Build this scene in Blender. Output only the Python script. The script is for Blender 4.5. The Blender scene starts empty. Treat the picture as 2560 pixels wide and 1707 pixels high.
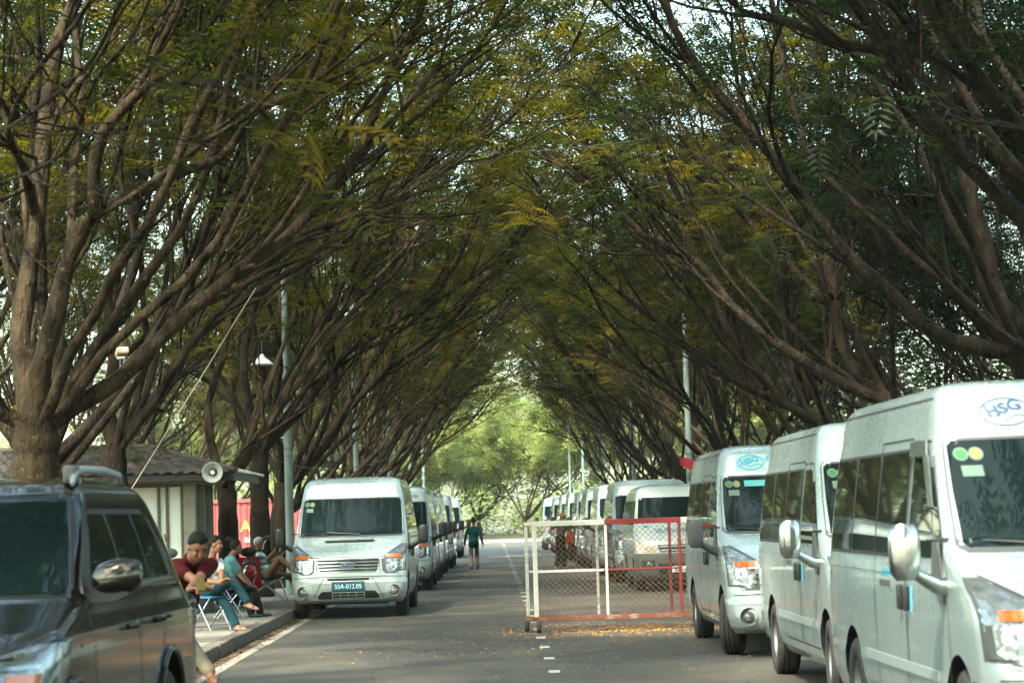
import bpy, bmesh, math, random
import numpy as np
from mathutils import Vector, Matrix, Quaternion

scene = bpy.context.scene
C = scene.collection
R = math.radians

# ---------------------------------------------------------------- camera
F_SRC = 6044.0                      # focal length in pixels of the 2560 px wide photograph (85 mm)
VPX, VPY = 1230.0, 1288.0           # where the straight road vanishes
ROLL = R(1.7)
CAM_H = 1.65
_vx, _vy = (VPX-1280)/F_SRC, -(VPY-853.5)/F_SRC
wy = Vector((_vx, _vy, -1)).normalized()
wz = Vector((-math.sin(ROLL), math.cos(ROLL), 0)); wz = (wz - wy*wz.dot(wy)).normalized()
wx = wy.cross(wz)
CAM_ROT = Matrix((wx, wy, wz))      # camera axes -> world axes
cam_data = bpy.data.cameras.new('camera'); cam = bpy.data.objects.new('camera', cam_data); C.objects.link(cam)
cam.matrix_world = Matrix.Translation((0, 0, CAM_H)) @ CAM_ROT.to_4x4()
cam_data.lens = 85.0; cam_data.sensor_width = 36.0; cam_data.sensor_fit = 'HORIZONTAL'
cam_data.clip_start = 0.1; cam_data.clip_end = 3000
cam_data.dof.use_dof = True; cam_data.dof.focus_distance = 38.0; cam_data.dof.aperture_fstop = 4.0
scene.camera = cam

# ---------------------------------------------------------------- sky, sun, exposure
SUN_EL, SUN_AZ = R(52), R(205)      # azimuth clockwise from +Y (the road's direction); behind the camera to the left
world = bpy.data.worlds.new('World'); scene.world = world; world.use_nodes = True
wn = world.node_tree.nodes; wl = world.node_tree.links
sky = wn.new('ShaderNodeTexSky'); sky.sky_type = 'NISHITA'; sky.sun_disc = False
sky.sun_elevation = SUN_EL; sky.sun_rotation = SUN_AZ
sky.air_density = 1.0; sky.dust_density = 3.0; sky.ozone_density = 1.0
wn['Background'].inputs['Strength'].default_value = 0.15
tint = wn.new('ShaderNodeMixRGB'); tint.blend_type = 'MULTIPLY'; tint.inputs[0].default_value = 1.0; tint.inputs[2].default_value = (0.98, 1.03, 0.80, 1)   # hazy tropical air
wl.new(sky.outputs[0], tint.inputs[1]); wl.new(tint.outputs[0], wn['Background'].inputs['Color'])
sd = bpy.data.lights.new('sun', 'SUN'); sd.energy = 2.2; sd.angle = R(5); sd.color = (1.0, 0.94, 0.80)
sun = bpy.data.objects.new('sun', sd); C.objects.link(sun)
_s = Vector((math.sin(SUN_AZ)*math.cos(SUN_EL), math.cos(SUN_AZ)*math.cos(SUN_EL), math.sin(SUN_EL)))
sun.rotation_euler = (-_s).to_track_quat('-Z', 'Y').to_euler()
scene.view_settings.view_transform = 'Standard'; scene.view_settings.look = 'None'
scene.view_settings.gamma = 1.0; scene.view_settings.use_curve_mapping = False
scene.view_settings.exposure = 3.2
scene.cycles.use_denoising = True
scene.cycles.max_bounces = 8; scene.cycles.diffuse_bounces = 4; scene.cycles.glossy_bounces = 3
scene.cycles.transmission_bounces = 4; scene.cycles.transparent_max_bounces = 8; scene.cycles.volume_bounces = 0
scene.cycles.caustics_reflective = False; scene.cycles.caustics_refractive = False
scene.cycles.sample_clamp_indirect = 6.0

# ---------------------------------------------------------------- helpers
def ray(px, py):
    d = CAM_ROT @ Vector(((px-1280)/F_SRC, -(py-853.5)/F_SRC, -1))
    return d
def at(px, py, Y):                  # the point seen at a source pixel, at distance Y down the road
    d = ray(px, py); return Vector((0, 0, CAM_H)) + d*(Y/d.y)
def ground(px, py, z=0.0):
    d = ray(px, py); return Vector((0, 0, CAM_H)) + d*((z-CAM_H)/d.z)

MATS = {}
def mat(name, col, rough=0.6, metal=0.0, col2=None, scale=6.0, bump=0.0, bscale=None, coat=0.0, spec=0.3, detail=6, stretch=None, lo=0.35, hi=0.65):
    if name in MATS: return MATS[name]
    m = bpy.data.materials.new(name); m.use_nodes = True; MATS[name] = m
    nt = m.node_tree; b = nt.nodes['Principled BSDF']
    b.inputs['Base Color'].default_value = (*col, 1); b.inputs['Roughness'].default_value = rough
    b.inputs['Metallic'].default_value = metal; b.inputs['Coat Weight'].default_value = coat
    b.inputs['Coat Roughness'].default_value = 0.04
    b.inputs['Specular IOR Level'].default_value = spec
    if col2 is not None or bump:
        tc = nt.nodes.new('ShaderNodeTexCoord'); mp = nt.nodes.new('ShaderNodeMapping')
        if stretch: mp.inputs['Scale'].default_value = stretch
        nt.links.new(tc.outputs['Object'], mp.inputs['Vector'])
    if col2 is not None:
        n = nt.nodes.new('ShaderNodeTexNoise'); n.inputs['Scale'].default_value = scale; n.inputs['Detail'].default_value = detail
        n.inputs['Roughness'].default_value = 0.65
        nt.links.new(mp.outputs[0], n.inputs['Vector'])
        rp = nt.nodes.new('ShaderNodeValToRGB'); rp.color_ramp.elements[0].position = lo; rp.color_ramp.elements[1].position = hi
        rp.color_ramp.elements[0].color = (*col, 1); rp.color_ramp.elements[1].color = (*col2, 1)
        nt.links.new(n.outputs['Fac'], rp.inputs['Fac']); nt.links.new(rp.outputs[0], b.inputs['Base Color'])
    if bump:
        n2 = nt.nodes.new('ShaderNodeTexNoise'); n2.inputs['Scale'].default_value = bscale or scale*4; n2.inputs['Detail'].default_value = 5
        nt.links.new(mp.outputs[0], n2.inputs['Vector'])
        bp = nt.nodes.new('ShaderNodeBump'); bp.inputs['Strength'].default_value = bump; bp.inputs['Distance'].default_value = 0.02
        nt.links.new(n2.outputs['Fac'], bp.inputs['Height']); nt.links.new(bp.outputs[0], b.inputs['Normal'])
    return m

class MB:
    def __init__(s): s.v = []; s.f = []; s.m = []
    def add(s, vs, fs, mi=0):
        o = len(s.v); s.v.extend([tuple(v) for v in vs]); s.f.extend([tuple(i+o for i in f) for f in fs]); s.m.extend([mi]*len(fs))
        return s
    def box(s, c, d, rot=None, mi=0, bevel=0.0):
        hx, hy, hz = d[0]/2, d[1]/2, d[2]/2
        if bevel:
            bm = bmesh.new(); bmesh.ops.create_cube(bm, size=1.0)
            for v in bm.verts: v.co = Vector((v.co.x*d[0], v.co.y*d[1], v.co.z*d[2]))
            bmesh.ops.bevel(bm, geom=bm.edges[:], offset=min(bevel, min(d)*0.45), segments=2, affect='EDGES', profile=0.5)
            bm.verts.index_update()
            vs = [v.co.copy() for v in bm.verts]; fs = [[v.index for v in f.verts] for f in bm.faces]; bm.free()
        else:
            vs = [Vector((x, y, z)) for x in (-hx, hx) for y in (-hy, hy) for z in (-hz, hz)]
            fs = [(0,1,3,2),(4,6,7,5),(0,4,5,1),(2,3,7,6),(0,2,6,4),(1,5,7,3)]
        if rot is not None: vs = [rot @ v for v in vs]
        c = Vector(c); return s.add([v+c for v in vs], fs, mi)
    def tube(s, path, radii, n=8, cap=True, mi=0):
        path = [Vector(p) for p in path]
        if not hasattr(radii, '__len__'): radii = [radii]*len(path)
        t0 = (path[1]-path[0]).normalized()
        up = Vector((0,0,1)) if abs(t0.z) < 0.9 else Vector((1,0,0))
        nrm = t0.cross(up).normalized(); vs = []; k = len(path)
        for i, p in enumerate(path):
            t = (path[min(i+1,k-1)]-path[max(i-1,0)])
            t = t.normalized() if t.length > 1e-9 else t0
            nrm = (nrm - t*nrm.dot(t)); nrm = nrm.normalized() if nrm.length > 1e-6 else t.orthogonal().normalized()
            bn = t.cross(nrm)
            for j in range(n):
                a = 2*math.pi*j/n; vs.append(p + (nrm*math.cos(a)+bn*math.sin(a))*radii[i])
        fs = [(i*n+j, i*n+(j+1)%n, (i+1)*n+(j+1)%n, (i+1)*n+j) for i in range(k-1) for j in range(n)]
        if cap: fs += [tuple(range(n-1,-1,-1)), tuple((k-1)*n+j for j in range(n))]
        return s.add(vs, fs, mi)
    def lathe(s, prof, c=(0,0,0), axis='x', n=24, mi=0, closed=True):
        vs = []; k = len(prof); c = Vector(c)
        for (a, r) in prof:
            for j in range(n):
                t = 2*math.pi*j/n; u, w = r*math.cos(t), r*math.sin(t)
                vs.append(c + (Vector((a,u,w)) if axis=='x' else Vector((u,a,w)) if axis=='y' else Vector((u,w,a))))
        fs = [(i*n+j, i*n+(j+1)%n, (i+1)*n+(j+1)%n, (i+1)*n+j) for i in range(k-1) for j in range(n)]
        if closed: fs += [tuple(range(n-1,-1,-1)), tuple((k-1)*n+j for j in range(n))]
        return s.add(vs, fs, mi)
    def ell(s, c, r, n=12, m=8, rot=None, mi=0):
        vs = []; c = Vector(c)
        for i in range(m+1):
            ph = math.pi*i/m
            for j in range(n):
                t = 2*math.pi*j/n
                v = Vector((r[0]*math.sin(ph)*math.cos(t), r[1]*math.sin(ph)*math.sin(t), r[2]*math.cos(ph)))
                vs.append(c + (rot @ v if rot is not None else v))
        fs = [(i*n+j, (i+1)*n+j, (i+1)*n+(j+1)%n, i*n+(j+1)%n) for i in range(m) for j in range(n)]
        return s.add(vs, fs, mi)
    def prism(s, poly, d, axis='y', mi=0):      # closed 2-D outline, extruded from d[0] to d[1] along an axis
        k = len(poly)
        def P(a, b, t): return (t,a,b) if axis=='x' else (a,t,b) if axis=='y' else (a,b,t)
        vs = [P(a,b,d[0]) for a,b in poly] + [P(a,b,d[1]) for a,b in poly]
        fs = [tuple(range(k)), tuple(range(2*k-1,k-1,-1))] + [(i,(i+1)%k,k+(i+1)%k,k+i) for i in range(k)]
        return s.add(vs, fs, mi)
    def grid(s, P, mi=0):                        # P[i][j] points
        a, b = len(P), len(P[0])
        return s.add([p for r_ in P for p in r_], [(i*b+j, i*b+j+1, (i+1)*b+j+1, (i+1)*b+j) for i in range(a-1) for j in range(b-1)], mi)
    def mesh(s, name, mats, smooth=False, angle=35, fixn=True):
        me = bpy.data.meshes.new(name); me.from_pydata([tuple(v) for v in s.v], [], s.f)
        for m in (mats if isinstance(mats, (list, tuple)) else [mats]): me.materials.append(m)
        if any(s.m): me.polygons.foreach_set('material_index', s.m)
        if fixn:
            bm = bmesh.new(); bm.from_mesh(me); bmesh.ops.remove_doubles(bm, verts=bm.verts[:], dist=1e-5)
            bmesh.ops.recalc_face_normals(bm, faces=bm.faces[:]); bm.to_mesh(me); bm.free()
        if smooth:
            me.polygons.foreach_set('use_smooth', [True]*len(me.polygons)); me.set_sharp_from_angle(angle=R(angle))
        me.update(); return me
    def build(s, name, mats, parent=None, smooth=False, angle=35, fixn=True):
        return obj(name, s.mesh(name, mats, smooth, angle, fixn), parent)

def obj(name, me, parent=None):
    o = bpy.data.objects.new(name, me); C.objects.link(o)
    if parent is not None: o.parent = parent
    return o
def tag(o, label=None, cat=None, group=None, kind=None):
    if label: o['label'] = label
    if cat: o['category'] = cat
    if group: o['group'] = group
    if kind: o['kind'] = kind
    return o
def thing(name, label, cat, loc=(0,0,0), rz=0.0, group=None):
    o = bpy.data.objects.new(name, None); C.objects.link(o); o.location = loc; o.rotation_euler = (0,0,rz)
    o.empty_display_size = 0.2
    return tag(o, label, cat, group)
def copy_tree(o, parent=None):
    c = o.copy(); C.objects.link(c); c.parent = parent
    for ch in o.children: copy_tree(ch, c)
    return c
def text_mesh(txt, size, shear=0.0, extrude=0.0, bold=False, xs=1.0):
    cu = bpy.data.curves.new('lettering', 'FONT'); cu.body = txt; cu.size = size; cu.align_x = 'CENTER'; cu.align_y = 'CENTER'
    cu.shear = shear; cu.extrude = extrude; cu.resolution_u = 3
    if bold: cu.offset = size*(0.018 if bold is True else bold)
    t = bpy.data.objects.new('lettering', cu); C.objects.link(t)
    dg = bpy.context.evaluated_depsgraph_get(); me = bpy.data.meshes.new_from_object(t.evaluated_get(dg))
    bpy.data.objects.remove(t); bpy.data.curves.remove(cu)
    if xs != 1.0:
        for v in me.vertices: v.co.x *= xs
    return me
def lettering(txt, size, m, parent, fn, name='lettering', **kw):   # text laid on a surface: fn(u, v) -> point
    me = text_mesh(txt, size, **kw); me.materials.clear(); me.materials.append(m)
    for v in me.vertices: v.co = fn(v.co.x, v.co.y)
    return obj(name, me, parent)
ORD = ['first','second','third','fourth','fifth','sixth','seventh','eighth','ninth','tenth','eleventh','twelfth','thirteenth','fourteenth','fifteenth','sixteenth','seventeenth','eighteenth','nineteenth','twentieth']

# ---------------------------------------------------------------- ground, road, pavements
KL, KR = -3.40, 5.05                # kerb faces
def road_material():
    m = bpy.data.materials.new('asphalt'); m.use_nodes = True; nt = m.node_tree; b = nt.nodes['Principled BSDF']
    N = lambda t: nt.nodes.new(t)
    tc = N('ShaderNodeTexCoord')
    def noise(scale, detail=6, st=(1,1,1)):
        mp = N('ShaderNodeMapping'); mp.inputs['Scale'].default_value = st; nt.links.new(tc.outputs['Object'], mp.inputs['Vector'])
        n = N('ShaderNodeTexNoise'); n.inputs['Scale'].default_value = scale; n.inputs['Detail'].default_value = detail
        nt.links.new(mp.outputs[0], n.inputs['Vector']); return n
    def ramp(n, a, b_, ca, cb):
        r = N('ShaderNodeValToRGB'); r.color_ramp.elements[0].position = a; r.color_ramp.elements[1].position = b_
        r.color_ramp.elements[0].color = (*ca,1); r.color_ramp.elements[1].color = (*cb,1); nt.links.new(n.outputs['Fac'], r.inputs['Fac']); return r
    def mix(f, a, c, mode='MIX', fac=None):
        x = N('ShaderNodeMixRGB'); x.blend_type = mode
        if fac is not None: x.inputs[0].default_value = fac
        else: nt.links.new(f.outputs[0], x.inputs[0])
        nt.links.new(a.outputs[0], x.inputs[1])
        if isinstance(c, tuple): x.inputs[2].default_value = (*c,1)
        else: nt.links.new(c.outputs[0], x.inputs[2])
        return x
    base = ramp(noise(0.5, 8), 0.3, 0.7, (0.024,0.0225,0.0165), (0.046,0.043,0.032))
    fine = ramp(noise(60, 3), 0.35, 0.75, (0.55,0.55,0.55), (1.35,1.35,1.3))
    x = mix(None, base, fine, 'MULTIPLY', 0.8)
    dust = ramp(noise(0.35, 7, (1.0,0.5,1)), 0.45, 0.68, (0,0,0), (0.75,0.75,0.75))
    x = mix(dust, x, (0.060,0.049,0.031))
    patch = ramp(noise(0.16, 3, (1,0.3,1)), 0.56, 0.6, (0,0,0), (0.35,0.35,0.35))
    x = mix(patch, x, (0.018,0.0195,0.0175))
    vo = N('ShaderNodeTexVoronoi'); vo.feature = 'DISTANCE_TO_EDGE'; vo.inputs['Scale'].default_value = 0.42      # hairline cracks
    wp = N('ShaderNodeVectorMath'); wp.operation = 'ADD'; nz = noise(1.6, 4); nt.links.new(nz.outputs['Color'], wp.inputs[0]); nt.links.new(tc.outputs['Object'], wp.inputs[1]); nt.links.new(wp.outputs[0], vo.inputs['Vector'])
    cr = N('ShaderNodeValToRGB'); cr.color_ramp.elements[0].position = 0.0; cr.color_ramp.elements[0].color = (.75,.75,.75,1); cr.color_ramp.elements[1].position = 0.012; cr.color_ramp.elements[1].color = (0,0,0,1)
    nt.links.new(vo.outputs['Distance'], cr.inputs['Fac'])
    x = mix(cr, x, (0.010,0.010,0.009))
    stain = ramp(noise(0.9, 4, (1,.55,1)), 0.62, 0.72, (0,0,0), (0.5,0.5,0.5)); x = mix(stain, x, (0.014,0.0135,0.012))
    tyre = ramp(noise(1.1, 3, (1,.02,1)), 0.52, 0.66, (0,0,0), (0.35,0.35,0.35)); x = mix(tyre, x, (0.018,0.018,0.016))
    nt.links.new(x.outputs[0], b.inputs['Base Color'])
    rr = ramp(noise(1.2, 5), 0.3, 0.7, (0.62,)*3, (0.85,)*3); nt.links.new(rr.outputs[0], b.inputs['Roughness'])
    bp = N('ShaderNodeBump'); bp.inputs['Strength'].default_value = 0.5; bp.inputs['Distance'].default_value = 0.012
    nt.links.new(noise(70, 4).outputs['Fac'], bp.inputs['Height']); nt.links.new(bp.outputs[0], b.inputs['Normal'])
    return m
ASPHALT = road_material()
SOIL = mat('soil', (0.065,0.05,0.03), 0.95, col2=(0.04,0.05,0.02), scale=0.8, bump=0.6, bscale=12)
SLAB = mat('slab', (0.085,0.08,0.065), 0.85, col2=(0.135,0.126,0.105), scale=2.5, bump=0.3, bscale=40)
KERB = mat('kerb_concrete', (0.045,0.040,0.032), 0.9, col2=(0.10,0.09,0.072), scale=5, bump=0.4, bscale=40)
LINE = mat('road_paint', (0.20,0.19,0.155), 0.75, col2=(0.07,0.065,0.052), scale=9, lo=0.5, hi=0.75)
def sheet(name, x0, x1, y0, y1, z, m, parent=None, nx=1, ny=1):
    b = MB(); b.grid([[(x0+(x1-x0)*i/nx, y0+(y1-y0)*j/ny, z) for j in range(ny+1)] for i in range(nx+1)])
    return b.build(name, m, parent)
tag(sheet('ground', -900, 900, -200, 2200, -0.02, SOIL), kind='structure')
road = tag(sheet('road', KL+0.0, KR, -120, 149, 0.0, ASPHALT), kind='structure')
tag(sheet('side_road', -80, 80, 149, 163, 0.001, mat('concrete_road', (0.32,0.31,0.28), 0.85, col2=(0.24,0.23,0.2), scale=1.5)), kind='structure')
tag(sheet('parking_apron', -14, KL, -40, 19, 0.0, ASPHALT), kind='structure')
# painted edge line on both sides and centre dashes
ln = MB(); rng = random.Random(4)
for xs in (KL+0.25, KR-0.35):
    y = 17.0
    while y < 148:
        L = rng.uniform(1.2, 3.5); w = rng.uniform(0.10, 0.15)
        ln.grid([[(xs-w/2+rng.uniform(-.01,.01), y, 0.004), (xs-w/2, y+L, 0.004)], [(xs+w/2+rng.uniform(-.015,.015), y, 0.004), (xs+w/2, y+L, 0.004)]]); y += L + rng.choice([0, 0, 0.08])
tag(ln.build('edge_lines', LINE), kind='structure')
DASH = mat('dash_paint', (0.34,0.33,0.29), 0.7, col2=(0.14,0.135,0.11), scale=14, lo=0.5, hi=0.8)
marks = thing('centre_line', None, None); marks['kind'] = 'structure'
y = 20.6
while y < 150:
    for dy in (0,):
        sheet('dash', 0.545, 0.665, y, y+0.42, 0.0045, DASH, marks)
    y += 2.35
# gutters, kerbs (each kerb stone a piece), pavements
GUT = mat('gutter', (0.04,0.028,0.018), 0.95, col2=(0.075,0.055,0.035), scale=6, bump=0.5, bscale=30)
tag(sheet('gutter', KL, KL+0.2, 19, 148, 0.0035, GUT), kind='structure')
for side, kx, y0 in (('left', KL, 19.0), ('right', KR, -30.0)):
    k = thing('kerb_'+side, None, None); k['kind'] = 'structure'
    b = MB(); s = -1 if side == 'left' else 1
    b.box((0,0,0.08), (0.18, 0.985, 0.18), bevel=0.02); me = b.mesh('kerb_stone', KERB)
    y = y0; i = 0
    while y < (75 if side == 'left' else 60):
        o = obj('kerb_stone', me, k); o.location = (kx + s*0.09 + rng.uniform(-.006,.006), y+0.5, rng.uniform(-.008,.004)); o.rotation_euler = (0, 0, rng.uniform(-.006,.006)); y += 1.0; i += 1
    b = MB(); b.box((kx+s*0.09, (y+148)/2, 0.079), (0.178, 148-y, 0.178)); b.build('kerb_run', KERB, k)
pl = thing('pavement_left', None, None); pl['kind'] = 'structure'
b = MB(); b.box((KL-0.18-1.9, (19+148)/2, 0.06), (3.8, 129, 0.17)); b.build('bed', mat('slab_bed', (0.10,0.09,0.07), 0.95, col2=(0.17,0.15,0.12), scale=3), pl)
b = MB(); b.box((0,0,0), (0.588, 0.588, 0.03), bevel=0.006); sl = b.mesh('paving_slab', SLAB)
for i in range(4):
    for j in range(62):
        yy = 20.2 + j*0.6
        if yy > 56: break
        o = obj('paving_slab', sl, pl); o.location = (KL-0.18-0.31-i*0.6, yy, 0.142+rng.uniform(-.004,.004)); o.rotation_euler = (rng.uniform(-.008,.008), rng.uniform(-.008,.008), rng.choice([0, math.pi/2, math.pi]))
b = MB(); b.box((KR+0.18+1.9, 54, 0.06), (3.8, 188, 0.17)); tag(b.build('pavement_right', SLAB), kind='structure')
# ---------------------------------------------------------------- trees
def bark_material(name, c1, c2, c3):
    m = bpy.data.materials.new(name); m.use_nodes = True; nt = m.node_tree; b = nt.nodes['Principled BSDF']; N = nt.nodes.new
    tc = N('ShaderNodeTexCoord'); mp = N('ShaderNodeMapping'); mp.inputs['Scale'].default_value = (1,1,0.35); nt.links.new(tc.outputs['Object'], mp.inputs['Vector'])
    n1 = N('ShaderNodeTexNoise'); n1.inputs['Scale'].default_value = 5; n1.inputs['Detail'].default_value = 8; nt.links.new(mp.outputs[0], n1.inputs['Vector'])
    r1 = N('ShaderNodeValToRGB'); e = r1.color_ramp.elements; e[0].position = .34; e[0].color = (*c1,1); e[1].position = .66; e[1].color = (*c2,1)
    nt.links.new(n1.outputs['Fac'], r1.inputs['Fac'])
    n2 = N('ShaderNodeTexNoise'); n2.inputs['Scale'].default_value = 26; n2.inputs['Detail'].default_value = 3; nt.links.new(tc.outputs['Object'], n2.inputs['Vector'])
    r2 = N('ShaderNodeValToRGB'); r2.color_ramp.elements[0].position = .62; r2.color_ramp.elements[1].position = .70
    r2.color_ramp.elements[0].color = (0,0,0,1); r2.color_ramp.elements[1].color = (.7,.7,.7,1); nt.links.new(n2.outputs['Fac'], r2.inputs['Fac'])
    mx = N('ShaderNodeMixRGB'); mx.inputs[2].default_value = (*c3,1); nt.links.new(r2.outputs[0], mx.inputs[0]); nt.links.new(r1.outputs[0], mx.inputs[1])
    nt.links.new(mx.outputs[0], b.inputs['Base Color']); b.inputs['Roughness'].default_value = .9; b.inputs['Specular IOR Level'].default_value = .1
    n3 = N('ShaderNodeTexNoise'); n3.inputs['Scale'].default_value = 22; n3.inputs['Detail'].default_value = 6; nt.links.new(mp.outputs[0], n3.inputs['Vector'])
    bp = N('ShaderNodeBump'); bp.inputs['Strength'].default_value = 1.0; bp.inputs['Distance'].default_value = .06
    nt.links.new(n3.outputs['Fac'], bp.inputs['Height']); nt.links.new(bp.outputs[0], b.inputs['Normal'])
    return m
BARK = bark_material('bark', (0.005,0.0039,0.0024), (0.043,0.031,0.017), (0.075,0.068,0.046))
BARK2 = bark_material('bark_dark', (0.004,0.0032,0.0024), (0.021,0.0155,0.0095), (0.055,0.05,0.037))  # darker bark; the right-hand limbs' backlit shade is put into this colour
def leaf_material(name, cols, trans=0.45):
    m = bpy.data.materials.new(name); m.use_nodes = True; nt = m.node_tree; N = nt.nodes.new; b = nt.nodes['Principled BSDF']
    tc = N('ShaderNodeTexCoord'); oi = N('ShaderNodeObjectInfo')
    ad = N('ShaderNodeVectorMath'); ad.operation = 'ADD'; nt.links.new(tc.outputs['Object'], ad.inputs[0]); nt.links.new(oi.outputs['Location'], ad.inputs[1])
    n1 = N('ShaderNodeTexNoise'); n1.inputs['Scale'].default_value = .55; n1.inputs['Detail'].default_value = 5; n1.inputs['Roughness'].default_value = .7; nt.links.new(ad.outputs[0], n1.inputs['Vector'])
    rp = N('ShaderNodeValToRGB'); el = rp.color_ramp.elements
    el[0].position = .30; el[0].color = (*cols[0],1); el[1].position = .72; el[1].color = (*cols[-1],1)
    for i, c in enumerate(cols[1:-1]): x = el.new(.30 + .42*(i+1)/(len(cols)-1)); x.color = (*c,1)
    nt.links.new(n1.outputs['Fac'], rp.inputs['Fac'])
    tr = N('ShaderNodeBsdfTranslucent'); mx = N('ShaderNodeMixShader'); mx.inputs[0].default_value = trans
    br = N('ShaderNodeMixRGB'); br.blend_type = 'MULTIPLY'; br.inputs[0].default_value = 1; br.inputs[2].default_value = (1.7,1.6,0.8,1); nt.links.new(rp.outputs[0], br.inputs[1])
    nt.links.new(rp.outputs[0], b.inputs['Base Color']); nt.links.new(br.outputs[0], tr.inputs['Color'])
    b.inputs['Roughness'].default_value = .6; b.inputs['Specular IOR Level'].default_value = .12
    nt.links.new(b.outputs[0], mx.inputs[1]); nt.links.new(tr.outputs[0], mx.inputs[2]); nt.links.new(mx.outputs[0], nt.nodes['Material Output'].inputs['Surface'])
    return m
LEAF = leaf_material('leaf', [(0.003,0.011,0.004), (0.011,0.019,0.003), (0.044,0.041,0.004), (0.115,0.075,0.005)], .58)
LEAF_PALE = leaf_material('leaf_pale', [(0.07,0.11,0.045), (0.14,0.18,0.06), (0.24,0.25,0.09)], .40)  # sunlight and haze on the distant foliage are put into this pale colour
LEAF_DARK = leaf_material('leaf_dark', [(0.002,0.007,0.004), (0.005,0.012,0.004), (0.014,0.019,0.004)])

def frond_template(pairs=6):
    vs, fs = [], []
    def pinna(bx, ang, L, w, s):
        w *= 8/(pairs+2)
        dx, dy = math.cos(ang), s*math.sin(ang); o = len(vs)
        px, py = -dy, dx
        vs.extend([(bx,0,0), (bx+dx*L*.45+px*w, dy*L*.45+py*w, .01), (bx+dx*L, dy*L, -.03), (bx+dx*L*.45-px*w, dy*L*.45-py*w, .01)]); fs.append((o,o+1,o+2,o+3))
    for k in range(pairs):
        t = .12 + .80*k/(pairs-1); L = .34*math.sin(math.pi*(.22+.62*t))
        for s in (1,-1): pinna(t, R(62), L, .034, s)
    pinna(.90, 0, .22, .03, 1)
    V = np.array(vs); V[:,2] -= .22*V[:,0]**2          # the frond droops
    return V, fs
FRV, FRF = frond_template()
FRV5, FRF5 = frond_template(5)
FRV3, FRF3 = frond_template(3)

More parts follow.
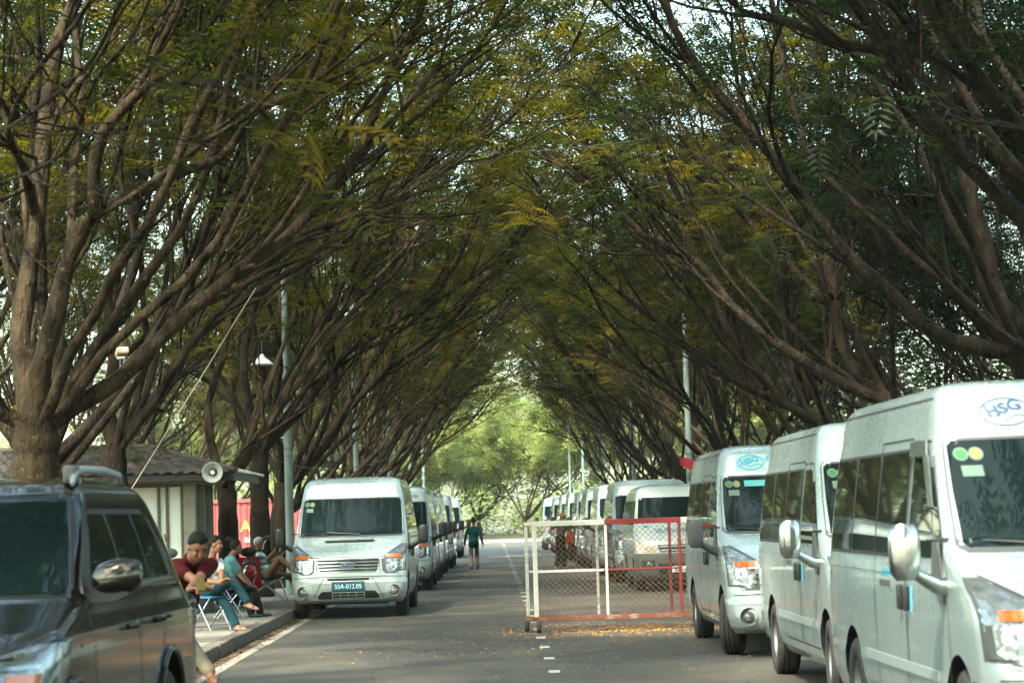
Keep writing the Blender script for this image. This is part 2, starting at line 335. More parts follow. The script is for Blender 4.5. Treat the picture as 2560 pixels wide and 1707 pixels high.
class TreeGen:
    """Grows one tree: trunk, limbs that sweep up and out over the road (towards +X), long thin branches, twigs, feathery fronds."""
    def __init__(s, seed, up=(0.02,0.05,0.07,0.06,0.0), dens=1.0, lean=Vector((1,0,0)), nlimb=5, height=1.0, leafscale=1.0, zmin=3.6, shell=True):
        s.shell = shell; s.over_k = 1.0
        s.zmin = zmin
        s.r = np.random.default_rng(seed); s.mb = MB(); s.leaf = []; s.up = up; s.dens = dens; s.lean = lean; s.nl = nlimb; s.h = height; s.ls = leafscale
    def rnd(s, a, b): return float(s.r.uniform(a, b))
    def vec(s): return Vector(s.r.normal(size=3).tolist())
    SEG = (0.35, 0.5, 0.45, 0.35, 0.22); WOB = (0.06, 0.19, 0.22, 0.22, 0.22); SIDES = (12, 8, 6, 4, 3)
    def limb(s, p, d, r0, L, lvl, taper=0.35):
        n = max(3, int(L/s.SEG[lvl])); path = [p.copy()]; d = d.normalized()
        for i in range(n):
            d = (d + s.vec()*s.WOB[lvl]*0.6 + Vector((0,0,1))*s.up[lvl]).normalized(); p = p + d*(L/n); path.append(p.copy())
        return path
    def put(s, path, r0, r1, lvl, flare=False):
        k = len(path); rad = [r0 + (r1-r0)*(i/(k-1))**0.8 for i in range(k)]
        rad = [x*(1+0.10*math.sin(i*2.1+r0*90)*(lvl < 3)) for i, x in enumerate(rad)]
        if flare: rad[0] *= 1.45; rad[1] *= 1.12
        s.mb.tube(path, rad, s.SIDES[lvl], cap=(lvl < 3)); return rad
    def sub(s, path, rad, lvl, start=0.25, count=None, nochild=False):
        """children of one branch"""
        L = sum((path[i+1]-path[i]).length for i in range(len(path)-1))
        if lvl == 4: return s.fronds(path)
        count = count if count is not None else {1: max(3, int(L*1.25)), 2: max(3, int(L*1.9)), 3: max(2, int(L*2.0))}.get(lvl, 4)
        for c in range(count):
            t = start + (1-start)*(c + s.rnd(.1,.9))/count; x = t*(len(path)-1); i = min(int(x), len(path)-2)
            p = path[i].lerp(path[i+1], x-i); d0 = (path[i+1]-path[i]).normalized(); r = rad[i]+(rad[i+1]-rad[i])*(x-i)
            side = s.vec(); side = (side - d0*side.dot(d0)).normalized()
            side = (side + Vector((0,0,.45)) + s.lean*0.25).normalized()
            a = s.rnd(.35,.80) if lvl < 3 else s.rnd(.4,1.0)
            d = (d0*math.cos(a) + side*math.sin(a)).normalized()
            nl = lvl+1
            Ln = {2: s.rnd(2.2,4.4), 3: s.rnd(1.1,2.3), 4: s.rnd(.45,.85)}[nl]*(1.05-.35*t)*(s.h if nl < 4 else 1)
            rr = min(r*.72, {2: .034, 3: .016, 4: .008}[nl]*s.rnd(.6,1.4))
            pth = s.limb(p, d, rr, Ln, nl); rd = s.put(pth, rr, rr*.35, nl)
            if nl == 3 and s.shell and s.rnd(0,1) < .3: continue        # a bare shoot
            s.sub(pth, rd, nl)
        if lvl == 3: s.fronds(path[len(path)//2:], .8)
    def fronds(s, path, f=1.0):
        if s.dens <= 0: return
        n = s.r.poisson(5.2*f*s.dens)
        for k in range(n):
            x = s.rnd(.15,1)*(len(path)-1); i = min(int(x), len(path)-2); p = path[i].lerp(path[i+1], x-i)
            rho = math.hypot(p.x, p.y)
            if p.z < s.zmin or s.rnd(0,1) > min(1.0, max(.2, (p.z-2.4-.46*rho)/2.2) if s.shell else 1.0): continue
            d0 = (path[i+1]-path[i]).normalized(); d = (d0*.7 + s.vec()*.6); d.z *= .45; d = d.normalized()
            s.leaf.append((p, d, s.rnd(.30,.52)*s.ls))
    def trunk(s, hgt, r0, base=Vector((0,0,-.1)), bend=None):
        d = Vector((s.rnd(-.08,.12), s.rnd(-.08,.08), 1)); path = s.limb(base, d, r0, hgt+.1, 0)
        s.put(path, r0, r0*.82, 0, flare=True); return path
    def auto(s, hgt=None, r0=.22):
        hgt = hgt or s.rnd(1.9,2.7); path = s.trunk(hgt, r0); top = path[-1]
        for k in range(s.nl):
            # azimuths favour the road side (+X) and along the road
            az = R([0, 40, -42, 88, -92, 172, 18, -20][k % 8] + s.rnd(-14,14)); el = R(s.rnd(30,50) if k < 3 else s.rnd(45,66))
            d = Vector((math.cos(az)*math.cos(el), math.sin(az)*math.cos(el), math.sin(el)))
            L = s.rnd(6.8,8.8)*s.h*(1.22 if abs(az) < 1.0 else .88); rr = r0*s.rnd(.28,.42)
            pth = s.limb(top - Vector((0,0,s.rnd(0,.35))), d, rr, L, 1); rd = s.put(pth, rr, rr*.28, 1); s.sub(pth, rd, 1, .22)
        return s
    def over(s, top, n=4, spread=62):          # limbs that rise out of the frame and close the canopy over the road
        for k in range(n):
            az = math.atan2(s.lean.y, s.lean.x) + R(-spread + 2*spread*(k+.5)/n + s.rnd(-10,10)); el = R(s.rnd(46,60)); d = Vector((math.cos(az)*math.cos(el), math.sin(az)*math.cos(el), math.sin(el)))
            pth = s.limb(top - Vector((0,0,.2)), d, .1, s.rnd(8.5,10.5), 1); rd = s.put(pth, .062, .02, 1); s.sub(pth, rd, 1, .42, int(11*s.over_k))
    def guide(s, pts, r0, r1, count=None, start=.2):    # a limb given as a polyline
        pts = [Vector(p) for p in pts]; path = []
        for i in range(len(pts)-1):
            a = pts[max(i-1,0)]; b = pts[i]; c = pts[i+1]; d = pts[min(i+2,len(pts)-1)]
            m = max(2, int((c-b).length/.35))
            for k in range(m):
                t = k/m; path.append(0.5*((2*b)+(c-a)*t+(2*a-5*b+4*c-d)*t*t+(3*b-a-3*c+d)*t**3))
        path.append(pts[-1]); rd = s.put(path, r0, r1, 1)
        for q in range(int(len(path)/7)):          # stubs of pruned branches
            i = int(s.rnd(.15,.8)*(len(path)-1)); d0 = (path[i+1]-path[i]).normalized(); sd_ = s.vec(); sd_ = (sd_-d0*sd_.dot(d0)).normalized(); d1 = (d0*.5+sd_).normalized(); rs = rd[i]*s.rnd(.35,.55)
            s.mb.tube([path[i], path[i]+d1*(rd[i]*1.15), path[i]+d1*(rd[i]+s.rnd(.06,.22))], [rs*1.5, rs*1.1, rs], 7)
        s.sub(path, rd, 1, start, count); return s
    def crown_mesh(s, name, m, five=False):
        V, Fc = (FRV5, FRF5) if five is True else (FRV3, FRF3) if five == 3 else (FRV, FRF)
        n = len(s.leaf); k = len(V); out = np.empty((n, k, 3))
        for i, (p, d, L) in enumerate(s.leaf):
            z = Vector((s.rnd(-.45,.45), s.rnd(-.45,.45), 1)); y = z.cross(d).normalized(); z = d.cross(y)
            M = np.array([[d.x,y.x,z.x],[d.y,y.y,z.y],[d.z,y.z,z.z]])
            out[i] = (V*L) @ M.T + np.array(p)
        fa = np.array(Fc); allf = (fa[None] + (np.arange(n)*k)[:,None,None]).reshape(-1)
        me = bpy.data.meshes.new(name); nf = n*len(Fc)
        me.vertices.add(n*k); me.vertices.foreach_set('co', out.reshape(-1)); me.loops.add(nf*4); me.loops.foreach_set('vertex_index', allf)
        me.polygons.add(nf); me.polygons.foreach_set('loop_start', np.arange(nf)*4)
        me.materials.append(m); me.update(calc_edges=True); return me
    def meshes(s, bark, leaf, five=False):
        return s.mb.mesh('trunk', bark, smooth=True, angle=80, fixn=False), s.crown_mesh('crown', leaf, five)
def plant_tree(meshes, label, loc, rz=0, sc=1.0, group=None, name='street_tree'):
    t = thing(name, label, 'tree', loc, rz, group); t.scale = (sc,sc,sc)
    obj('trunk', meshes[0], t); obj('crown', meshes[1], t); return t
VAR = [TreeGen(11+i*7, nlimb=7, dens=1.2, zmin=3.1).auto(r0=.20+.02*(i%3)).meshes(BARK if i % 2 == 0 else BARK2, LEAF) for i in range(4)]
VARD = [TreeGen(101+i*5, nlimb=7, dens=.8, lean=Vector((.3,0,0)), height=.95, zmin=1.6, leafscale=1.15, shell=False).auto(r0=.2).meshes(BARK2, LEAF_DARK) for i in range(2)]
_g = TreeGen(301, nlimb=8, dens=1.5, lean=Vector((0,0,0)), height=1.05, leafscale=1.7, zmin=1.0, shell=False); _g.auto(hgt=1.6, r0=.25)
VARP = _g.meshes(BARK, LEAF_PALE, 3)
rng = random.Random(9)

# the near trees whose limbs can be followed in the photograph: limbs traced as pixels at the tree's own distance
def traced(pts, Y, Y1=None):
    n = len(pts); return [at(x, y, Y + ((Y1 if Y1 is not None else Y)-Y)*i/(n-1)) for i, (x, y) in enumerate(pts)]
def hero(label, base, seed, trunk_pts, r0, guides, dens=.85, bark=BARK, leaf=LEAF, extra=0):
    base = Vector(base)
    if trunk_pts is None:
        e = guides[0][0][0]; trunk_pts = [Vector((base.x, base.y, 1.0)), Vector(((base.x+e.x)/2, base.y, 1.0+(e.z-1)*.55)), e]
    g = TreeGen(seed, dens=dens, lean=Vector((1,0,0)) if base.x < 0 else Vector((-1,0,0)))
    tp = [p-base for p in trunk_pts]; tp = [Vector((tp[0].x, tp[0].y, -.15))] + tp
    rad = [r0*1.4] + [r0*(1-.15*i/len(tp)) for i in range(len(tp)-1)]; fine = []; fr = []
    for i in range(len(tp)-1):
        for k in range(4): fine.append(tp[i].lerp(tp[i+1], k/4)); fr.append(rad[i]+(rad[i+1]-rad[i])*k/4)
    fine.append(tp[-1]); fr.append(rad[-1]); g.mb.tube(fine, [r*(1+.06*math.sin(i*1.7)) for i, r in enumerate(fr)], 14)
    for pts, a, b in guides:
        q = [p-base for p in pts]
        if 0.05 < (q[0]-tp[-1]).length < 1.6: q = [tp[-1]-Vector((0,0,.12))] + q
        g.guide(q, a*.8, b*.8)
    g.over(tp[-1])
    plant_tree(g.meshes(bark, leaf), label, base)
YL = 23.5
b0 = at(88, 1290, YL); b0.z = 0.13
hero('thick forked tree with sweeping limbs behind the dark car', b0, 41, [at(88,1180,YL), at(92,1110,YL), at(90,1050,YL)], .235, [
    (traced([(120,1060),(191,1014),(291,953),(344,903),(402,846),(490,762),(599,675),(708,599),(762,545),(850,441),(893,381),(958,234),(1013,136),(1045,54),(1060,-60)], YL, YL+1.5), .135, .035),
    (traced([(100,1050),(99,934),(126,838),(163,681),(207,566),(240,528),(234,436),(261,327),(381,201),(474,147),(507,82),(566,0),(600,-120)], YL, YL-1), .15, .035),
    (traced([(207,566),(256,523),(354,479),(452,430),(523,408),(577,370),(643,272),(752,234),(844,131),(882,0),(900,-120)], YL-.3, YL+.5), .085, .03),
    (traced([(75,1050),(60,900),(50,830),(90,560),(110,330),(140,120),(190,0),(230,-150)], YL+.3, YL+1.2), .17, .08),
    (traced([(60,1060),(0,1030),(-120,980),(-260,860),(-400,640)], YL, YL-.5), .14, .06),
    (traced([(90,560),(60,420),(20,330),(80,190),(190,60),(260,-60)], YL+.8, YL-3), .07, .02),
    (traced([(100,450),(0,500),(-60,480),(0,460),(160,380),(240,200),(330,90),(400,-60)], YL+.9, YL-9), .034, .012),
    (traced([(100,400),(0,360),(-60,340),(0,330),(110,260),(230,150),(300,0)], YL+.9, YL-9), .034, .014)])
b0 = at(285, 1290, 35.5); b0.z = .13
hero('dark slim tree standing in front of the kiosk roof', b0, 53, [at(292,1250,35.5), at(285,1160,35.5), at(285,1110,35.5)], .19, [
    (traced([(285,1110),(270,1000),(285,900),(272,760),(330,560),(380,360),(410,150),(430,-50)], 35.5, 36.5), .14, .05),
    (traced([(290,1110),(350,1050),(400,985),(460,880),(520,810),(640,730),(760,660),(870,600),(960,480),(1040,340),(1090,180)], 35.5, 37), .11, .03),
    (traced([(280,1120),(250,1040),(190,960),(150,820),(120,640),(130,420)], 35.5, 36), .1, .04),
    (traced([(300,900),(420,780),(560,560),(650,420),(760,250),(820,60)], 36.5, 38.5), .06, .02)], bark=BARK2)
YT = 45.0
b0 = at(571, 1400, YT); b0.z = .13
hero('pale brown tree before the red container, nearest the kiosk', b0, 67, [at(571,1330,YT), at(568,1240,YT), at(560,1200,YT)], .185, [
    (traced([(560,1205),(620,1130),(650,1080),(700,1020),(760,940),(820,850),(900,760),(980,690),(1060,560),(1120,420),(1150,300)], YT, YT+2), .11, .03),
    (traced([(555,1200),(530,1120),(520,1010),(560,880),(590,700),(640,520),(700,330)], YT, YT+1), .12, .04),
    (traced([(565,1200),(600,1130),(660,1060),(640,960),(640,860),(700,790),(690,700)], YT-.3, YT), .07, .03)], bark=BARK)
YT = 49.0
b0 = at(650, 1400, YT); b0.z = .13
hero('darker tree before the red container, beside the green lamp post', b0, 71, [at(650,1330,YT), at(648,1200,YT), at(650,1130,YT)], .20, [
    (traced([(655,1130),(720,1060),(770,1010),(830,920),(900,860),(1000,800),(1080,740),(1150,640),(1190,520)], YT, YT+3), .12, .03),
    (traced([(645,1130),(620,1000),(610,880),(660,700),(720,500),(800,300),(850,120)], YT, YT+1), .13, .04),
    (traced([(650,1130),(700,980),(780,840),(860,700),(930,540),(990,380),(1010,200)], YT, YT+1.5), .10, .03)], bark=BARK2)
# right-hand near trees
def rbase(X, Y): return Vector((X, Y, .13))
b0 = rbase(7.2, 30.0)
hero('dark leaning tree behind the nearest silver van', b0, 83, None, .22, [
    (traced([(2560,880),(2375,854),(2230,740),(2097,615),(1977,452),(1879,327),(1781,218),(1710,120),(1656,0),(1600,-120)], 30, 29), .15, .05),
    (traced([(2600,860),(2500,760),(2470,640),(2430,500),(2380,300),(2330,100),(2300,-60)], 30, 31), .17, .08),
    (traced([(2560,870),(2460,800),(2330,660),(2260,560),(2200,470)], 29.5, 27.5), .07, .03)], bark=BARK2, leaf=LEAF_DARK)
b0 = rbase(7.2, 23.0)
hero('near tree with heavy limbs leaning in from the right edge', b0, 87, None, .24, [
    (traced([(2960,900),(2760,700),(2560,550),(2347,327),(2217,125),(2130,0),(2060,-130)], 23, 22.5), .15, .06),
    (traced([(2960,900),(2800,600),(2640,420),(2480,230),(2380,90),(2330,-60)], 23, 21.5), .13, .06),
    (traced([(2900,900),(2700,500),(2560,320),(2440,310),(2360,280),(2290,200)], 22, 19), .03, .012),
    (traced([(2217,125),(2100,110),(1980,60),(1860,30),(1780,-40)], 22.5, 23.5), .07, .03)], bark=BARK2, leaf=LEAF_DARK)
b0 = rbase(7.0, 41.0)
hero('dark trunked tree behind the second silver van', b0, 91, None, .21, [
    (traced([(2240,1010),(2120,900),(2080,700),(2070,500),(2090,300),(2120,80)], 41, 42), .15, .06),
    (traced([(2240,1010),(2110,960),(1960,870),(1825,762),(1754,664),(1607,588),(1530,506),(1416,425),(1313,327),(1280,234)], 41, 41.5), .15, .035),
    (traced([(2250,1010),(2130,820),(2010,700),(1880,560),(1797,643-160),(1661,380),(1541,300),(1460,200)], 41.3, 43), .11, .03)], bark=BARK2)
b0 = rbase(7.0, 48.0)
hero('brown limbed tree behind the rearmost of the near silver vans', b0, 97, None, .21, [
    (traced([(2085,1090),(1960,1000),(1870,900),(1797,780),(1759,600),(1661,520),(1541,430),(1400,300),(1300,150)], 48, 48), .13, .03),
    (traced([(2085,1090),(1980,1020),(1850,960),(1700,850),(1600,770),(1500,690),(1400,560),(1320,420)], 48, 47), .12, .03),
    (traced([(2085,1080),(2000,900),(1960,700),(1900,480),(1850,260),(1830,60)], 48, 49), .13, .05)], bark=BARK2)
# the rest of the two rows
plant_tree(VAR[1], 'tree half hidden behind the thick forked tree near the dark car', (-5.7,29.3,.12), .1, 1.0)
for i, Y in enumerate([55.5, 62, 69, 76, 83, 90, 98, 106, 114]):
    plant_tree(VAR[(i*3+1) % 4], '%s tree beyond the container in the left roadside row' % ORD[i], (-4.9+rng.uniform(-.3,.2), Y+rng.uniform(-.8,.8), .12), rng.uniform(-.45,.45), rng.uniform(.92,1.12), 'left roadside row of trees')
for i, Y in enumerate([55, 62, 69, 76, 83, 90, 98, 106, 114]):
    plant_tree(VAR[(i*3+2) % 4], '%s tree beyond the red flag in the right roadside row' % ORD[i], (7.0+rng.uniform(-.3,.3), Y+rng.uniform(-.8,.8), .12), math.pi+rng.uniform(-.45,.45), rng.uniform(.92,1.12), 'right roadside row of trees')
# second rows further from the road
for i, (X, Y) in enumerate([(-10.5,36),(-11.5,46),(-10.5,57),(-12,68),(-13,82),(-12.5,97),(-13,113)]):
    plant_tree(VAR[(i+1) % 4], '%s tree from the front in the row behind the kiosk' % ORD[i], (X, Y, 0), rng.uniform(-.9,.9), rng.uniform(.95,1.15), 'trees behind the left row')
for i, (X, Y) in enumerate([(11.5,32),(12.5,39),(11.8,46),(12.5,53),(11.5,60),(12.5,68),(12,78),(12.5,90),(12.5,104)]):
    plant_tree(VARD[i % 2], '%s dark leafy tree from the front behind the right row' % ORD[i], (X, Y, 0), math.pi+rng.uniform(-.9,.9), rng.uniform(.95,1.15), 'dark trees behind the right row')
# the avenue goes on over and behind the photographer: these crowns shade the near cars and show in their windscreens
VARN = [TreeGen(501+i*3, nlimb=7, dens=1.25, zmin=6.4, leafscale=1.3).auto(hgt=3.2, r0=.22).meshes(BARK, LEAF, True) for i in range(2)]
for i, (X, Y) in enumerate([(-6.3,14),(-6.3,6),(-6.5,-2),(-6.5,-10),(-6.5,-19),(-6.5,-29)]):
    plant_tree(VARN[i % 2], '%s tree of the left row beside and behind the photographer' % ORD[i], (X, Y, 0), rng.uniform(-.3,.3), 1.05, 'left row out of the frame')
for i, (X, Y) in enumerate([(7.6,15),(7.6,7),(7.8,-1),(8.0,-9),(8.0,-18),(8.0,-29)]):
    plant_tree(VARN[(i+1) % 2], '%s tree of the right row beside and behind the photographer' % ORD[i], (X, Y, 0), math.pi+rng.uniform(-.3,.3), 1.05, 'right row out of the frame')
# pale sunlit trees that close the view at the end of the road
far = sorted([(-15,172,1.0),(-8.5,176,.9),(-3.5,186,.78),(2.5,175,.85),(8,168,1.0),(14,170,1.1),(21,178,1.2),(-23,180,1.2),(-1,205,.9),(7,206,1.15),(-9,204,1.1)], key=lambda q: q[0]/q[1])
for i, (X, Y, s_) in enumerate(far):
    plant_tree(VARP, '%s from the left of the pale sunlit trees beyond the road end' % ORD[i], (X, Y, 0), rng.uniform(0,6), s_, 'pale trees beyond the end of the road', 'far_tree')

# woodland behind both rows, one mass
def woodland(name, label, n, fn, m, seed, ls):
    g = TreeGen(seed, leafscale=1.0); r_ = random.Random(seed)
    for i in range(n):
        p = fn(r_); d = Vector((r_.uniform(-1,1), r_.uniform(-1,1), r_.uniform(-.35,.2))).normalized(); g.leaf.append((p, d, r_.uniform(.7,1.3)*ls))
    o = obj(name, g.crown_mesh(name, m, 3)); tag(o, label, 'woodland', kind='stuff')
def clumps(r_, n, x0, x1, y0, y1, h):
    return [(r_.uniform(x0,x1), r_.uniform(y0,y1), r_.uniform(.15,.75)*h, r_.uniform(1.5,3.2)) for i in range(n)]
def wood_fn(cl):
    def fn(r_):
        x, y, z, s_ = r_.choice(cl); d = Vector((r_.gauss(0,1), r_.gauss(0,1), r_.gauss(0,.7))).normalized()*s_*r_.uniform(.75,1.05)
        return Vector((x+d.x, y+d.y, max(.3, z+d.z)))
    return fn
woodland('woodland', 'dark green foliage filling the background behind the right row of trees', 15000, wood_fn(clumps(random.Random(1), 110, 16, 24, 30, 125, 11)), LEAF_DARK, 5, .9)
woodland('woodland', 'light green foliage in the background behind the kiosk and container', 9000, wood_fn(clumps(random.Random(2), 60, -32, -19, 55, 125, 8)), LEAF_PALE, 6, .9)
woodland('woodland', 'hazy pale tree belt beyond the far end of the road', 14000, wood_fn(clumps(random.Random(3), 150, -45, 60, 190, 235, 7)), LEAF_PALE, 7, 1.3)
# ---------------------------------------------------------------- vehicles: body lofted from plan slices
class Shell:
    """Plan slices stacked in z. Local axes: x across, y from the front bumper (0) to the rear, z up. The front faces -y."""
    def __init__(s, T, W, RC, BU, RE, H):
        s.T, s.W, s.RC, s.BU, s.RE, s.H = T, W, RC, BU, RE, H
    @staticmethod
    def ip(tab, z):
        return float(np.interp(z, [a for a, b in tab], [b for a, b in tab]))
    def w(s, z): return s.ip(s.W, z)
    def yf(s, x, z):
        w, r = s.w(z), s.ip(s.RC, z); a = min(abs(x), w-1e-4); y = s.ip(s.T, z) + s.ip(s.BU, z)*(a/w)**2.2
        if a > w-r: y += r*(1-math.sqrt(max(0, 1-((a-(w-r))/r)**2)))
        return y
    def F(s, x, z, off=0.0):                    # point on the front, pushed out along its normal
        e = 1e-3; p = Vector((x, s.yf(x,z), z))
        if off:
            du = Vector((2*e, s.yf(x+e,z)-s.yf(x-e,z), 0)); dv = Vector((0, s.yf(x,z+e)-s.yf(x,z-e), 2*e)); n = du.cross(dv).normalized()
            if n.y > 0: n = -n
            p += n*off
        return p
    def S(s, y, z, sx=1, off=0.0):              # point on the side
        e = 2e-3; w = s.w(z); n = Vector((1, 0, -(s.w(z+e)-s.w(z-e))/(2*e))).normalized(); p = Vector((w, y, z)) + n*off
        return Vector((p.x*sx, p.y, p.z))
    def loft(s, zs, ny=16):
        rows = []
        for z in zs:
            w, r = s.w(z), s.ip(s.RC, z); y1 = s.ip(s.RE, z); pts = []
            xs = [(w-r)*k/7 for k in range(8)] + [w-r+r*math.sin(math.pi/2*k/6) for k in range(1,7)]
            pts = [(x if x < w else w, s.yf(x, z)) for x in xs]; ys = pts[-1][1]; rr = .12
            pts += [(w, ys+(y1-rr-ys)*k/ny) for k in range(1, ny+1)]
            pts += [(w-rr+rr*math.cos(math.pi/2*k/4), y1-rr+rr*math.sin(math.pi/2*k/4)) for k in range(1,5)]
            pts += [((w-rr)*(1-k/4), y1+.0) for k in range(1,5)]
            full = [Vector((x,y,z)) for x, y in pts] + [Vector((-x,y,z)) for x, y in reversed(pts[1:-1])]
            rows.append(full)
        n = len(rows[0]); b = MB()
        b.add([p for r_ in rows for p in r_], [(i*n+j, i*n+(j+1)%n, (i+1)*n+(j+1)%n, (i+1)*n+j) for i in range(len(rows)-1) for j in range(n)])
        m = len(pts); k = len(rows)-1             # crowned top and floor as strips
        def cap(row, flip):
            f = []
            for j in range(m-2):
                q = (row*n+j, row*n+j+1, row*n+(n-j-1)%n if j else None, row*n+(n-j)%n if j else None)
                a, b_ = row*n+j, row*n+j+1; c = row*n+(n-(j+1))%n; d = row*n+(n-j)%n
                f.append((a,b_,c) if j == 0 else (a,b_,c,d))
            a = row*n+m-2; f.append((a, row*n+m-1, row*n+n-(m-2)))
            b.f.extend(f); b.m.extend([0]*len(f))
        cap(k, 0); cap(0, 1)
        return b
    def fpatch(s, b, zt, off=.004, nx=14, sx=None, mi=0, depth=.012):
        """front patch: zt = [(z, xa, xb), ...]"""
        Z = [q[0] for q in zt]; zs = []
        for i in range(len(Z)-1): zs += [Z[i]+(Z[i+1]-Z[i])*k/max(1,int((Z[i+1]-Z[i])/.04)) for k in range(max(1,int((Z[i+1]-Z[i])/.04)))]
        zs.append(Z[-1]); P = []
        for z in zs:
            xa = float(np.interp(z, Z, [q[1] for q in zt])); xb = float(np.interp(z, Z, [q[2] for q in zt]))
            P.append([s.F(xa+(xb-xa)*k/nx, z, off) for k in range(nx+1)])
        if sx == -1: P = [[Vector((-p.x,p.y,p.z)) for p in r_] for r_ in P]
        b.grid(P, mi); s.skirt(b, P, lambda p: Vector((0,depth,0)), mi)
    def spatch(s, b, zt, sx=1, off=.004, ny=6, mi=0, depth=.012):
        Z = [q[0] for q in zt]; zs = []
        for i in range(len(Z)-1): zs += [Z[i]+(Z[i+1]-Z[i])*k/max(1,int((Z[i+1]-Z[i])/.05)) for k in range(max(1,int((Z[i+1]-Z[i])/.05)))]
        zs.append(Z[-1]); P = []
        for z in zs:
            ya = float(np.interp(z, Z, [q[1] for q in zt])); yb = float(np.interp(z, Z, [q[2] for q in zt]))
            P.append([s.S(ya+(yb-ya)*k/ny, z, sx, off) for k in range(ny+1)])
        b.grid(P, mi); s.skirt(b, P, lambda p: Vector((-sx*depth,0,0)), mi)
    @staticmethod
    def skirt(b, P, fn, mi):
        ring = P[0] + [r_[-1] for r_ in P[1:]] + P[-1][-2::-1] + [r_[0] for r_ in P[-2:0:-1]]
        k = len(ring); b.add(ring + [p+fn(p) for p in ring], [(i,(i+1)%k,k+(i+1)%k,k+i) for i in range(k)], mi)
    def sline(s, b, pts, sx=1, w=.012, off=.0035):       # dark gap drawn as a thin strip on the side
        for (y0,z0), (y1,z1) in zip(pts[:-1], pts[1:]):
            n = max(2, int(math.hypot(y1-y0, z1-z0)/.08)); d = Vector((y1-y0, z1-z0)).normalized(); q = Vector((-d.y, d.x))*w/2; P = [[],[]]
            for k in range(n+1):
                y, z = y0+(y1-y0)*k/n, z0+(z1-z0)*k/n
                P[0].append(s.S(y+q.x, z+q.y, sx, off)); P[1].append(s.S(y-q.x, z-q.y, sx, off))
            b.grid(P)
    def fline(s, b, pts, w=.010, off=.003):
        for (x0,z0), (x1,z1) in zip(pts[:-1], pts[1:]):
            n = max(2, int(math.hypot(x1-x0, z1-z0)/.05)); d = Vector((x1-x0, z1-z0)).normalized(); q = Vector((-d.y, d.x))*w/2; P = [[],[]]
            for k in range(n+1):
                x, z = x0+(x1-x0)*k/n, z0+(z1-z0)*k/n
                P[0].append(s.F(x+q.x, z+q.y, off)); P[1].append(s.F(x-q.x, z-q.y, off))
            b.grid(P)
def cut_arches(b, name, m, wheels, r, x_in, x_out, inner):
    """body mesh with round wheel openings cut through both flanks"""
    o = b.build(name, [m, inner], None, smooth=False)
    cb = MB()
    for (y, z) in wheels:
        for s_ in (-1, 1): cb.lathe([(s_*x_in, r), (s_*x_out, r)], (0, y, z), 'x', 36)
    c = cb.build('cutter', [m, inner]); c.data.polygons.foreach_set('material_index', [1]*len(c.data.polygons))
    md = o.modifiers.new('b', 'BOOLEAN'); md.operation = 'DIFFERENCE'; md.object = c; md.solver = 'EXACT'
    dg = bpy.context.evaluated_depsgraph_get(); me = bpy.data.meshes.new_from_object(o.evaluated_get(dg))
    bpy.data.objects.remove(o); bpy.data.objects.remove(c)
    me.polygons.foreach_set('use_smooth', [True]*len(me.polygons)); me.set_sharp_from_angle(angle=R(32)); me.name = name
    return me
def paint(name, col, metal=.55, rough=.28, dust=(0.30,0.28,0.24), amt=.25):
    m = bpy.data.materials.new(name); m.use_nodes = True; nt = m.node_tree; b = nt.nodes['Principled BSDF']; N = nt.nodes.new
    b.inputs['Metallic'].default_value = metal; b.inputs['Roughness'].default_value = rough; b.inputs['Coat Weight'].default_value = .8; b.inputs['Coat Roughness'].default_value = .05
    tc = N('ShaderNodeTexCoord'); n = N('ShaderNodeTexNoise'); n.inputs['Scale'].default_value = 2.2; n.inputs['Detail'].default_value = 9; n.inputs['Roughness'].default_value = .7
    nt.links.new(tc.outputs['Object'], n.inputs['Vector'])
    sx = N('ShaderNodeSeparateXYZ'); nt.links.new(tc.outputs['Object'], sx.inputs[0])
    mr = N('ShaderNodeMapRange'); mr.inputs[1].default_value = 1.1; mr.inputs[2].default_value = .25; mr.inputs[3].default_value = 0; mr.inputs[4].default_value = .45; nt.links.new(sx.outputs['Z'], mr.inputs[0])
    ad = N('ShaderNodeMath'); ad.operation = 'ADD'; nt.links.new(n.outputs['Fac'], ad.inputs[0]); nt.links.new(mr.outputs[0], ad.inputs[1])
    rp = N('ShaderNodeValToRGB'); rp.color_ramp.elements[0].position = .45; rp.color_ramp.elements[1].position = 1.0
    rp.color_ramp.elements[0].color = (0,0,0,1); rp.color_ramp.elements[1].color = (amt*2,)*3+(1,); nt.links.new(ad.outputs[0], rp.inputs['Fac'])
    oi = N('ShaderNodeObjectInfo'); vr = N('ShaderNodeMapRange'); vr.inputs[3].default_value = .86; vr.inputs[4].default_value = 1.06; nt.links.new(oi.outputs['Random'], vr.inputs[0]); vm = N('ShaderNodeVectorMath'); vm.operation = 'SCALE'; vm.inputs[0].default_value = col; nt.links.new(vr.outputs[0], vm.inputs['Scale'])
    mx = N('ShaderNodeMixRGB'); nt.links.new(vm.outputs[0], mx.inputs[1]); mx.inputs[2].default_value = (*dust,1); nt.links.new(rp.outputs[0], mx.inputs[0]); nt.links.new(mx.outputs[0], b.inputs['Base Color'])
    m2 = N('ShaderNodeMath'); m2.operation = 'MULTIPLY_ADD'; m2.inputs[1].default_value = .5; m2.inputs[2].default_value = rough; nt.links.new(rp.outputs[0], m2.inputs[0]); nt.links.new(m2.outputs[0], b.inputs['Roughness'])
    return m
SILVER = paint('silver_paint', (0.315,0.405,0.40), metal=.4, rough=.27, dust=(0.17,0.155,0.125), amt=.34)
SILVER_W = paint('pale_silver_paint', (0.37,0.46,0.45), metal=.3, dust=(0.20,0.19,0.16))
BRONZE = paint('dark_bronze_paint', (0.019,0.0175,0.0115), metal=.75, rough=.18, dust=(0.07,0.062,0.046), amt=.12)
GLASS = mat('dark_glass', (0.004,0.009,0.009), 0.010, spec=.13)
